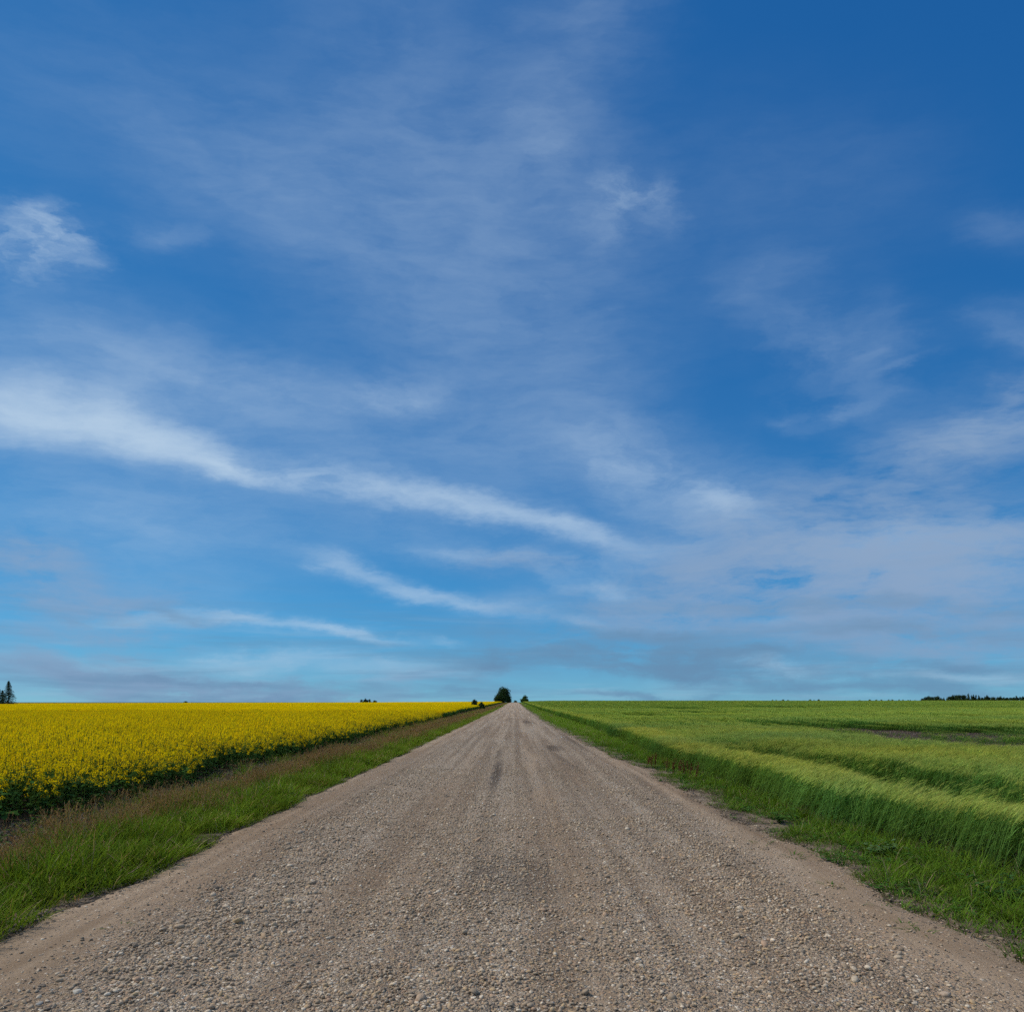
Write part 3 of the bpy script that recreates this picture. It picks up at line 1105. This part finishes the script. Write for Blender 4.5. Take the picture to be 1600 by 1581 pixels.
# ------------------------------------------------------------------ roadside grass
random.seed(23)
def verges():
    green = [grass_tuft(26, .16, .48, .10, (.115, .19, .02), w=.0046, droop=.7, lean=.03) for i in range(6)] + [grass_tuft(24, .10, .28, .08, (.115, .19, .02), lean=.03) for i in range(3)]
    brown = [grass_tuft(30, .18, .40, .10, (.10, .15, .035), seed=.5, dry=.25) for i in range(5)]
    short = [grass_tuft(26, .05, .17, .09, (.105, .18, .024), w=.0036, droop=1.2, dry=.12) for i in range(4)]
    weeds = [weed(9, .13, (.07, .155, .032), 3, .022) for i in range(3)] + [weed(12, .09, (.075, .16, .035), 3, .018) for i in range(2)]
    straw = [grass_tuft(16, .06, .2, .12, (.26, .20, .115), w=.003, droop=2.2, dry=1.0) for i in range(3)]
    V = green + brown + short + weeds + straw
    oG, oB, oS, oW, oT = 0, 9, 14, 18, 23
    P, R_, S, T, I = [], [], [], [], []

    def put(x, y, kind_lo, kind_n, smin, smax, tint, hmul=None, lean=0.0):
        n = x.size
        P.append(np.stack([x, y, zf(x, y) - .012], -1))
        R_.append(np.stack([RNG.normal(0, .05, n), RNG.normal(lean, .05, n), RNG.uniform(0, 6.28, n)], -1))
        k = RNG.uniform(smin, smax, n)
        S.append(np.stack([k, k, k * (1 if hmul is None else hmul)], -1))
        T.append(tint)
        I.append(RNG.integers(kind_lo, kind_lo + kind_n, n))

    # left verge
    for (y0, y1, st, k) in ((.8, 26, .105, 1.0), (25.5, 80, .20, 1.45), (79, 260, .45, 2.0), (258, 600, 1.1, 3.2)):
        x, y = jgrid(-7.6, -3.3, y0, y1, st)
        L = road_left(y)
        d = L - x
        q = d + .35 * wob(x, y, 1.2, 4) + .2 * wob(x, y, .45, 10)
        brownish = sstep(.95, 2.0, q + .55 * sstep(12, 40, y))
        soil = sstep(1.9, 2.4, q) * (1 - .6 * sstep(30, 60, y))
        keep = (d > .02) & (x > canola_edge(y) - .1) & in_view(x, y, 4) & (RNG.random(x.size) > soil * .93) & (RNG.random(x.size) < .25 + .75 * sstep(-.05, .3, q))
        isb = RNG.random(x.size) < brownish * .7
        hm = (.55 + .45 * sstep(0, .7, d)) * (1 + .32 * wob(x, y, .7, 3))
        m = keep & ~isb
        n = int(m.sum())
        put(x[m], y[m], oG, 9, .8 * k, 1.15 * k, col3(n, .65, 1.4, (1.04, 1.0, 1.0), .10) * (1 + .2 * wob(x[m], y[m], 1.0, 14))[:, None], hm[m] / k)
        m = keep & isb
        n = int(m.sum())
        put(x[m], y[m], oB, 5, .8 * k, 1.1 * k, col3(n, .85, 1.2, (1.05, .98, 1.0), .07), hm[m] / k * (.98 - .33 * sstep(1.3, 2.2, q[m])), .03)
    # thin weeds and straw on the bare strip beside the canola
    x, y = jgrid(-7.4, -5.7, 1, 40, .22)
    m = (RNG.random(x.size) < .35) & in_view(x, y, 3)
    put(x[m], y[m], oT, 3, .7, 1.1, col3(int(m.sum()), .7, 1.1))
    m = (RNG.random(x.size) < .16) & in_view(x, y, 3)
    put(x[m], y[m], oW, 5, .8, 1.5, col3(int(m.sum()), .8, 1.2))
    # right verge
    for (y0, y1, st, k) in ((.8, 30, .095, 1.0), (29.5, 80, .19, 1.4), (79, 260, .45, 2.0), (258, 600, 1.1, 3.2)):
        x, y = jgrid(2.0, 5.9, y0, y1, st)
        d = x - road_right(y)
        e = barley_edge(y) - x
        q = d + .30 * wob(x, y, .9, 6) + .2 * wob(x, y, .35, 16) + .4 * (1 - sstep(7.5, 11, y))
        bare = sstep(.25, .75, wob(x, y, .75, 20)) * (.5 + .5 * sstep(6.5, 9, y)) * (1 - sstep(.9, 1.6, d)) * (1 - sstep(24, 40, y))
        keep = (d > -.05) & (e > -.25) & in_view(x, y, 4) & (RNG.random(x.size) < .05 + .95 * sstep(-.05, .85, q)) & (RNG.random(x.size) > bare * .95)
        tall = RNG.random(x.size) < sstep(.35, 1.2, q) * .75
        isw = RNG.random(x.size) < .14 * (1 - sstep(20, 40, y))
        iss = RNG.random(x.size) < .07
        tint = col3(x.size, .8, 1.2, (.92, 1.0, 1.0), .07) * (1 + .18 * wob(x, y, .8, 14))[:, None]
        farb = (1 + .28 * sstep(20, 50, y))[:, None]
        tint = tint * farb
        m = keep & tall & ~isw
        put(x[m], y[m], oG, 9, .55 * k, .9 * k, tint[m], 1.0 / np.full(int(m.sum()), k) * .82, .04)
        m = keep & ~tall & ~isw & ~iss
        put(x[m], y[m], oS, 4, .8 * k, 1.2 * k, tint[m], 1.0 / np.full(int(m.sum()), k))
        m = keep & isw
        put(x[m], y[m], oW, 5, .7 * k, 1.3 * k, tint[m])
        m = keep & iss & (y < 40)
        put(x[m], y[m], oT, 3, .6, 1.0, col3(int(m.sum()), .7, 1.1))
    P_, R2, S_, T_, I_ = map(np.concatenate, (P, R_, S, T, I))
    lf = P_[:, 0] < 0
    for m, lab in ((lf, 'green and brown seeded grass along the left road edge'), (~lf, 'short green grass and weeds along the right road edge')):
        scatter('roadside_grass', V, M_LEAF, P_[m], R2[m], S_[m], T_[m], idx=I_[m], kind='stuff', label=lab, category='grass')


verges()


# ------------------------------------------------------------------ loose gravel and soil clods
random.seed(24)
def gravel():
    rocks = [rock(2) for i in range(9)]
    stops = np.array([s[0] for s in STONE_STOPS])
    cols = np.array([s[1] for s in STONE_STOPS])

    def stone_col(n):
        t = RNG.random(n)
        return np.stack([np.interp(t, stops, cols[:, k]) for k in range(3)], -1) * RNG.uniform(.85, 1.2, (n, 1)) * np.array((1.07, 1.0, .9))

    prof_x = [-3.5, -3.0, -2.65, -1.9, -1.45, -1.0, -.2, .3, .55, .9, 1.3, 1.8, 2.4, 2.75, 3.2]
    prof_d = [.16, .28, .95, .9, .34, .8, .88, .42, .35, .65, .32, .85, .95, .4, .16]
    P, S, T, Rr = [], [], [], []
    for (y0, y1, st, r0, r1, dk) in ((2.6, 6.2, .0235, .0052, .0178, 1.0), (6.0, 11, .030, .0072, .019, .9), (10.8, 19, .045, .010, .019, .75), (18.8, 32, .10, .013, .020, .6)):
        x, y = jgrid(-3.75, 3.6, y0, y1, st)
        xw = x + .35 * wob(x * .3, y, 1.6, 9) + .12 * wob(x, y, .5, 18)
        dens = np.interp(xw, prof_x, prof_d) * (.75 + .45 * wob(x, y, .7, 21)) * dk
        stain = ((np.abs(x + .42 + .06 * wob(x, y, .6, 3)) < .16) & (np.abs(y - 17.5) < 4.2)) | ((np.abs(x - 1.46) < .35) & (np.abs(y - 27.5) < 1.7))
        dens = np.where(stain, dens * .4, dens)
        keep = (RNG.random(x.size) < dens) & in_view(x, y, .5, .74) & (x > road_left(y)) & (x < road_right(y) + .1)
        x, y = x[keep], y[keep]
        n = x.size
        shoulder = np.clip(1 - np.interp(x, prof_x, prof_d) / .45, 0, 1)
        rad = r0 + (r1 - r0) * RNG.random(n) ** 2.6
        big = RNG.random(n) < .035 * (.3 + (np.abs(x + 2.3) < .5))
        rad = rad * (1 - .45 * shoulder)
        rad = np.where(big, rad * RNG.uniform(1.5, 2.1, n), rad)
        P.append(np.stack([x, y, zf(x, y) + .006 + rad * RNG.uniform(.0, .45, n)], -1))
        S.append(rad[:, None] * RNG.uniform(.85, 1.15, (n, 3)))
        T.append(stone_col(n))
        Rr.append(np.stack([RNG.normal(0, .35, n), RNG.normal(0, .35, n), RNG.uniform(0, 6.28, n)], -1))
    P, S, T, Rr = map(np.concatenate, (P, S, T, Rr))
    scatter('gravel', rocks, M_PEB, P, Rr, S, T, smooth=True, kind='stuff', label='loose pebbles and gravel lying over the road', category='gravel')
    # clods of soil on the bare strip, crumbs along the road edges
    x, y = jgrid(-7.5, -5.9, 2, 40, .075)
    m = (RNG.random(x.size) < .55) & in_view(x, y, 2)
    x2, y2 = jgrid(4.5, 34, 4, 55, .16)
    m2 = (RNG.random(x2.size) < soil_gap(x2, y2) * .55) & in_view(x2, y2, 2)
    yy = RNG.uniform(2.5, 30, 2600)
    xe = np.concatenate([road_left(yy[:1300]) - RNG.normal(0, .09, 1300), road_right(yy[1300:]) + RNG.normal(.02, .14, 1300)])
    x = np.concatenate([x[m], x2[m2], xe])
    y = np.concatenate([y[m], y2[m2], yy])
    n = x.size
    rad = .010 + .028 * RNG.random(n) ** 2.5
    rad[-2600:] *= .6
    scatter('soil_clods', rocks[:5], M_PEB, np.stack([x, y, zf(x, y) + rad * .2], -1), np.stack([RNG.normal(0, .4, n), RNG.normal(0, .4, n), RNG.uniform(0, 6.28, n)], -1),
            rad[:, None] * RNG.uniform(.8, 1.2, (n, 3)), np.array((.085, .065, .048)) * RNG.uniform(.6, 1.9, (n, 1)), smooth=True,
            kind='stuff', label='dark crumbly soil clods on bare strips beside crops', category='soil')


gravel()

# ------------------------------------------------------------------ trees, shrubs and single things
random.seed(31)


def empty(name, loc, label, cat, group=None, rz=0.0):
    o = bpy.data.objects.new(name, None)
    COL.objects.link(o)
    o.location = loc
    o.rotation_euler = (0, 0, rz)
    o.empty_display_size = .3
    o['label'] = label
    o['category'] = cat
    if group:
        o['group'] = group
    return o


def tree_meshes(h, w, leaf, n, trunk_h=.25, spiky=0.0, col=(.040, .075, .022), low=.06, lobes=9, skirt=0):
    """crown: leaf sprays spread through a lumpy volume; trunk: tapered stem with limbs"""
    tb = MB()
    r = max(.05, h * .022)
    tb.tube([(0, 0, -.3), (.02 * w, 0, h * .3), (-.02 * w, .02 * w, h * .6), (0, 0, h * .88)], [r * 1.3, r, r * .6, r * .15], (.06, .05, .04), 7)
    cents = []
    for i in range(lobes):
        a = 6.28 * i / lobes + U(-.4, .4)
        k = U(.12, .8)
        rr = w * .5 * math.sin(math.pi * min(.94, max(.22, .18 + .72 * k))) * U(.35, .68)
        c = Vector((math.cos(a) * rr, math.sin(a) * rr, h * (low + .12 + (.78 - low) * k)))
        cents.append((c, w * U(.20, .30), h * U(.13, .20) * (1 + spiky)))
        tb.tube([(0, 0, max(.1, c.z - h * .25)), tuple((c + Vector((0, 0, max(.1, c.z - h * .25)))) / 2 + Vector((0, 0, .05 * h))), tuple(c)], [r * .55, r * .35, r * .12], (.06, .05, .04), 5)
    for i in range(skirt):
        a = 6.28 * i / skirt + U(-.3, .3)
        cents.append((Vector((math.cos(a) * w * .33, math.sin(a) * w * .33, h * U(.14, .24))), w * .17, h * .17))
    cents.append((Vector((0, 0, h * .80)), w * .22, h * .19 * (1 + spiky * .4)))
    cents.append((Vector((0, 0, h * .45)), w * .34, h * .34))
    mb = MB()
    per = n // len(cents)
    for c, rx, rz in cents:
        tone = U(.75, 1.3)
        for j in range(per):
            d = Vector((random.gauss(0, 1), random.gauss(0, 1), random.gauss(0, 1))).normalized()
            q = (random.random() ** .45) * (1 + .22 * mnoise.noise(d * 2.2 + c))
            p = c + Vector((d.x * rx * q, d.y * rx * q, d.z * rz * q))
            if p.z < h * low * .5:
                p.z = h * low * U(.5, 1.2)
            nr = (d + Vector((U(-.8, .8), U(-.8, .8), U(-.2, .9))))
            mb.card(p, nr, leaf * U(.6, 1.2), vary(tuple(k * tone for k in col), .25), asp=U(1.0, 1.7))
    return mesh_from('trunk', tb, M_BARK, True), mesh_from('crown', mb, M_TREE)


def spruce_meshes(h, w):
    tb = MB()
    tb.tube([(0, 0, -.3), (0, 0, h * .5), (0, 0, h)], [.2, .12, .02], (.06, .05, .04), 7)
    mb = MB()
    z = .35
    while z < h - .2:
        k = 1 - z / h
        L = w * .5 * (k ** .85) * U(.8, 1.12) + .12
        nb = 9
        a0 = U(0, 6.28)
        for i in range(nb):
            a = a0 + 6.28 * i / nb + U(-.25, .25)
            l = L * U(.75, 1.12)
            d = Vector((math.cos(a), math.sin(a), 0))
            pts = [Vector((0, 0, z + .1)), Vector((0, 0, z + .02)) + d * l * .5 + Vector((0, 0, -.08 * l)), Vector((0, 0, z)) + d * l + Vector((0, 0, -.10 * l))]
            tb.ribbon(pts, [.03, .02, 0], Vector((0, 0, 1)), (.06, .05, .04))
            for j in range(max(5, int(l * 9))):
                t = U(.12, 1.0)
                p = pts[0].lerp(pts[2], t) + Vector((U(-.1, .1), U(-.1, .1), U(-.14, .06)))
                s = side_of(d) * random.choice((-1, 1))
                e = p + d * U(.05, .22) + s * U(.08, .32) * (1.1 - .6 * t) + Vector((0, 0, U(-.16, .0)))
                mb.ribbon([p, (p + e) / 2, e], [.05, .07, 0], Vector((0, 0, 1)).lerp(s, .4).normalized(), vary((.028, .052, .030), .3))
        z += U(.26, .40) * (.6 + .6 * k)
    mb.ribbon([Vector((0, 0, h - .5)), Vector((0, 0, h + .25))], [.06, 0], Vector((1, 0, 0)), (.03, .055, .03))
    return mesh_from('trunk', tb, M_BARK, True), mesh_from('crown', mb, M_TREE)


def plant_tree(name, meshes, x, y, label, cat='tree', group=None, s=(1, 1, 1), z=None):
    o = empty(name, (x, y, zf1(x, y) - .05 if z is None else z), label, cat, group, U(0, 6.28))
    o.scale = s
    obj('trunk', meshes[0], o)
    obj('crown', meshes[1], o)
    return o


# the round dark tree at the end of the road and the small one across from it
Y = 480
plant_tree('broadleaf_tree', tree_meshes(10.6, 12.2, .30, 5200, spiky=.45, lobes=13, skirt=7, low=.02, col=(.030, .056, .020)), at(785.5, Y), Y, 'large round dark tree standing left of the road at the horizon')
plant_tree('young_tree', tree_meshes(5.0, 5.8, .24, 1500, skirt=5, low=.02, col=(.045, .085, .022)), at(820, Y), Y, 'small leafy tree right of the road end at the horizon')
plant_tree('distant_tree', tree_meshes(7.2, 6.5, .35, 700, low=.05, col=(.035, .06, .03)), at(805, 900), 900, 'tiny tree seen over the crest of the road', z=-3.4)
# two shrubs where the canola edge meets the verge
Y = 172
plant_tree('shrub', tree_meshes(2.35, 1.5, .11, 800, spiky=.3, low=.05, col=(.045, .060, .026)), at(741, Y), Y, 'taller spiky reddish shrub at the edge of the canola', 'shrub')
Y = 166
plant_tree('shrub', tree_meshes(1.75, 1.9, .11, 900, skirt=5, low=.03, col=(.040, .072, .024)), at(752.5, Y), Y, 'low round dark shrub beside the verge at the canola edge', 'shrub')
# spruces at the left edge
Y = 300
plant_tree('spruce_tree', spruce_meshes(10.6, 7.0), at(13.5, Y), Y, 'pointed dark spruce rising over the canola at far left')
plant_tree('spruce_tree', spruce_meshes(8.6, 6.0), at(-3, Y + 4), Y + 4, 'spruce cut by the left edge of the photo')
plant_tree('spruce_tree', spruce_meshes(7.0, 5.0), at(4, Y + 14), Y + 14, 'shorter spruce behind the gap of the two larger spruces')

ORD = ['leftmost', 'second', 'third', 'fourth', 'fifth', 'sixth', 'seventh', 'eighth', 'ninth', 'tenth', 'eleventh', 'twelfth', 'thirteenth', 'fourteenth', 'fifteenth', 'sixteenth', 'seventeenth', 'eighteenth']


def nth(i, what):
    return (ORD[i] + ' ' + what) if i == 0 else (ORD[i] + ' ' + what + ', counted from the left')


# far trees along the horizon
VAR = [tree_meshes(8, 7, .38, 800, lobes=8, skirt=5, low=.02, spiky=random.choice((0, .1, .25)), col=(.030, .052, .022)) for i in range(5)]
THIN = [tree_meshes(8, 4.0, .34, 500, lobes=6, low=.05, spiky=.5, col=(.032, .055, .024)) for i in range(3)]


def far_tree(px, row, wpx, Y, label, group, meshes):
    top = EYE + (VPY - row) / FPX * Y
    x = at(px, Y)
    base = zf1(x, Y)
    h = top - base
    w = wpx / FPX * Y * (1.3 if meshes is VAR else 1.15)
    h *= 1.06
    wid0 = 4.0 if meshes is THIN else 7.0
    plant_tree('horizon_tree', random.choice(meshes), x, Y, label, 'tree', group, (w / wid0, w / wid0, h / 7.6), z=base - .1)


G1 = 'trees of the dense grove on the right horizon'
for i, (px, row, w) in enumerate(((1484, 1088, 9), (1489, 1086.8, 10), (1494, 1086, 10), (1499, 1085.6, 10), (1504, 1086, 9), (1508, 1086.2, 8))):
    far_tree(px, row, w, 800 + U(-12, 12), nth(i, 'tree of the dense dark grove on the right horizon'), G1, VAR)
G2 = 'trees of the left clump on the right horizon'
for i, (px, row, w) in enumerate(((1441, 1091, 7), (1446, 1089, 9), (1451, 1087.6, 9), (1456, 1088.6, 8), (1461, 1088.4, 8), (1465, 1087.4, 7), (1470, 1090.5, 7))):
    far_tree(px, row, w, 790 + U(-10, 10), nth(i, 'tree of the loose clump left of the horizon grove'), G2, VAR)
far_tree(1475, 1090.2, 4, 795, 'single narrow tree in the gap between the two horizon clumps', None, THIN)
for px, row, w, lab in ((1513, 1084.6, 5, 'tallest slender tree on the right horizon beside the dense grove'), (1529, 1086.8, 4, 'narrow upright tree standing clear right of the dense grove'), (1542, 1086.8, 6, 'rounded tree standing taller in the row right of the grove')):
    far_tree(px, row, w, 800, lab, None, THIN)
G3 = 'spindly trees on the right flank of the grove'
for i, (px, row, w) in enumerate(((1518, 1087, 5), (1521, 1086.2, 5), (1525, 1086, 4))):
    far_tree(px, row, w, 805, nth(i, 'spindly tree on the right flank of the grove'), G3, THIN)
G4 = 'low trees in the row at the right edge'
for i, px in enumerate(range(1534, 1612, 5)):
    far_tree(px + U(-.8, .8), 1088.8 + U(-.8, 1.0) - (.8 if px > 1585 else 0), 7, 830 + U(-15, 15), nth(i, 'low tree in the row running to the right edge'), G4, VAR)
G5 = 'specks of bush on the right horizon'
for i, (px, row, w) in enumerate(((1207, 1093.4, 6), (1213, 1093.2, 5), (1224, 1092.4, 5), (1231, 1093.4, 6), (1266, 1092.4, 5), (1272, 1093.4, 5), (1279, 1092.4, 6), (1343, 1093.4, 6), (1359, 1092.6, 6), (1369, 1093, 7), (1377, 1093, 6), (1389, 1092.8, 5), (1394, 1092.6, 5), (1405, 1092.6, 4), (1411, 1092.8, 4), (1419, 1093, 3), (1422, 1093.2, 3), (1430, 1093.6, 5))):
    far_tree(px, row, w, 780 + U(-10, 10), nth(i, 'speck in the broken line of bushes on right horizon'), G5, VAR)
far_tree(1161, 1094, 5, 760, 'leftmost lone speck of bush on the right horizon', None, VAR)
G6 = 'pale hazy trees on the left horizon'
for i, (px, row, w) in enumerate(((565, 1092.8, 7), (571, 1091.6, 8), (577, 1092.4, 7), (585, 1094, 8))):
    far_tree(px, row, w, 900, nth(i, 'tree of the small clump on horizon over canola'), G6, VAR)
far_tree(290, 1095.2, 8, 760, 'lone low bush on the horizon above the canola', None, VAR)
G7 = 'bush specks beside the spruces'
for i, (px, row) in enumerate(((40, 1098), (45, 1097.4), (59, 1098.2), (66, 1098.4))):
    far_tree(px, row, 4, 640, nth(i, 'speck of bush just right of the spruces'), G7, VAR)


# ------------------------------------------------------------------ stones that stand out on the road
def lone_stone(px, row, d_px, color, label, flat=.6):
    Yd = FPX * EYE / (row - VPY)
    for i in range(4):
        x = at(px, Yd)
        Yd = FPX * (EYE - zf1(x, Yd)) / (row - VPY)
    x = at(px, Yd)
    rad = d_px / FPX * Yd / 2
    o = obj('stone', mesh_from('stone', rock(3, flat), M_STONE, True), label=label, category='stone')
    o.location = (x, Yd, zf1(x, Yd) + rad * flat * .55)
    o.scale = (rad, rad, rad)
    o.rotation_euler = (U(-.2, .2), U(-.2, .2), U(0, 6.28))
    o.color = (*color, 1)
    return o


lone_stone(336, 1389, 13, (.05, .045, .04), 'dark earth lump on the gravel at left')
lone_stone(469, 1302, 11, (.30, .25, .20), 'tan stone alone near the left edge of the gravel')
lone_stone(121, 1552, 15, (.55, .53, .47), 'whitish stone at the bottom left of the road')
lone_stone(66, 1541, 9, (.06, .06, .065), 'small blackish stone left of the whitish stone')
lone_stone(62, 1570, 13, (.30, .31, .30), 'grey oval stone near the bottom left corner')
lone_stone(1403, 1497, 12, (.52, .42, .30), 'pale yellow stone on the right of the road')
lone_stone(1415, 1504, 10, (.45, .33, .23), 'tan stone just right of the pale yellow stone')
lone_stone(1477, 1556, 17, (.42, .33, .26), 'broad flat stone near the bottom right')
lone_stone(1400, 1519, 10, (.33, .26, .20), 'brown stone below the pale yellow stone')

# ------------------------------------------------------------------ single plants that stand out
def ground_at(px, row):
    Yd = FPX * EYE / (row - VPY)
    for i in range(5):
        Yd = FPX * (EYE - zf1(at(px, Yd), Yd)) / (row - VPY)
    return at(px, Yd), Yd


def lone_plant(name, mb, px, row, label, cat, s=1.0, group=None):
    x, y = ground_at(px, row)
    o = obj(name, mesh_from(name, mb, M_PLANT), label=label, category=cat)
    if group:
        o['group'] = group
    o.location = (x, y, zf1(x, y) - .008)
    o.scale = (s, s, s)
    o.rotation_euler = (0, 0, U(0, 6.28))
    return o


def small_tuft():
    return grass_tuft(22, .04, .13, .07, (.062, .14, .024), w=.0034, droop=1.6, dry=.1)


lone_plant('grass_tuft', small_tuft(), 1240, 1338, 'grass tuft alone on gravel, farthest of the loose tufts', 'grass', 1.5)
lone_plant('grass_tuft', small_tuft(), 1190, 1318, 'green grass tuft at the ragged edge right of the road', 'grass', 1.4)
lone_plant('grass_tuft', small_tuft(), 1301, 1384, 'grass tuft alone on the gravel in middle of right shoulder', 'grass', 1.3)
lone_plant('grass_tuft', small_tuft(), 1380, 1418, 'thin grass tuft nearest the verge on the right shoulder', 'grass', 1.1)
lone_plant('grass_tuft', small_tuft(), 1414, 1446, 'flat grass tuft on bare dirt, left of its close neighbour', 'grass', 1.1)
lone_plant('grass_tuft', small_tuft(), 1438, 1457, 'flat grass tuft on bare dirt, nearest to the viewer', 'grass', 1.25)
lone_plant('grass_tuft', small_tuft(), 183, 1449, 'small grass tuft growing at the left road edge', 'grass', 1.0)
lone_plant('canola_plant', canola_plant(), 222, 1246, 'short yellow canola plant growing in front of the crop edge', 'plant', .42)
lone_plant('broadleaf_weed', weed(22, .24, (.10, .18, .075), 4, .04), 1376, 1334, 'pale green broad-leaved weed in front of the barley', 'weed', 1.0)
lone_plant('broadleaf_weed', weed(26, .22, (.045, .105, .03), 4, .032), 1562, 1408, 'large dark green leafy weed at the barley foot', 'weed', 1.3)
lone_plant('broadleaf_weed', weed(22, .20, (.065, .145, .032), 4, .03), 1218, 1285, 'bushy green weed beside the bare gap in the verge', 'weed', 1.4)
for i, (px, row) in enumerate(((1012, 1199), (1018, 1200), (1023, 1199))):
    lone_plant('dock_plant', dock_plant(), px, row, nth(i, 'red-brown dock in the small clump by the road'), 'weed', .8, 'small clump of dock')
for i, (px, row) in enumerate(((1044, 1206), (1052, 1210), (1060, 1212), (1068, 1215), (1078, 1217), (1088, 1220))):
    lone_plant('dock_plant', dock_plant(), px, row, nth(i, 'red-brown dock in the long patch under the barley'), 'weed', .85, 'long patch of dock')
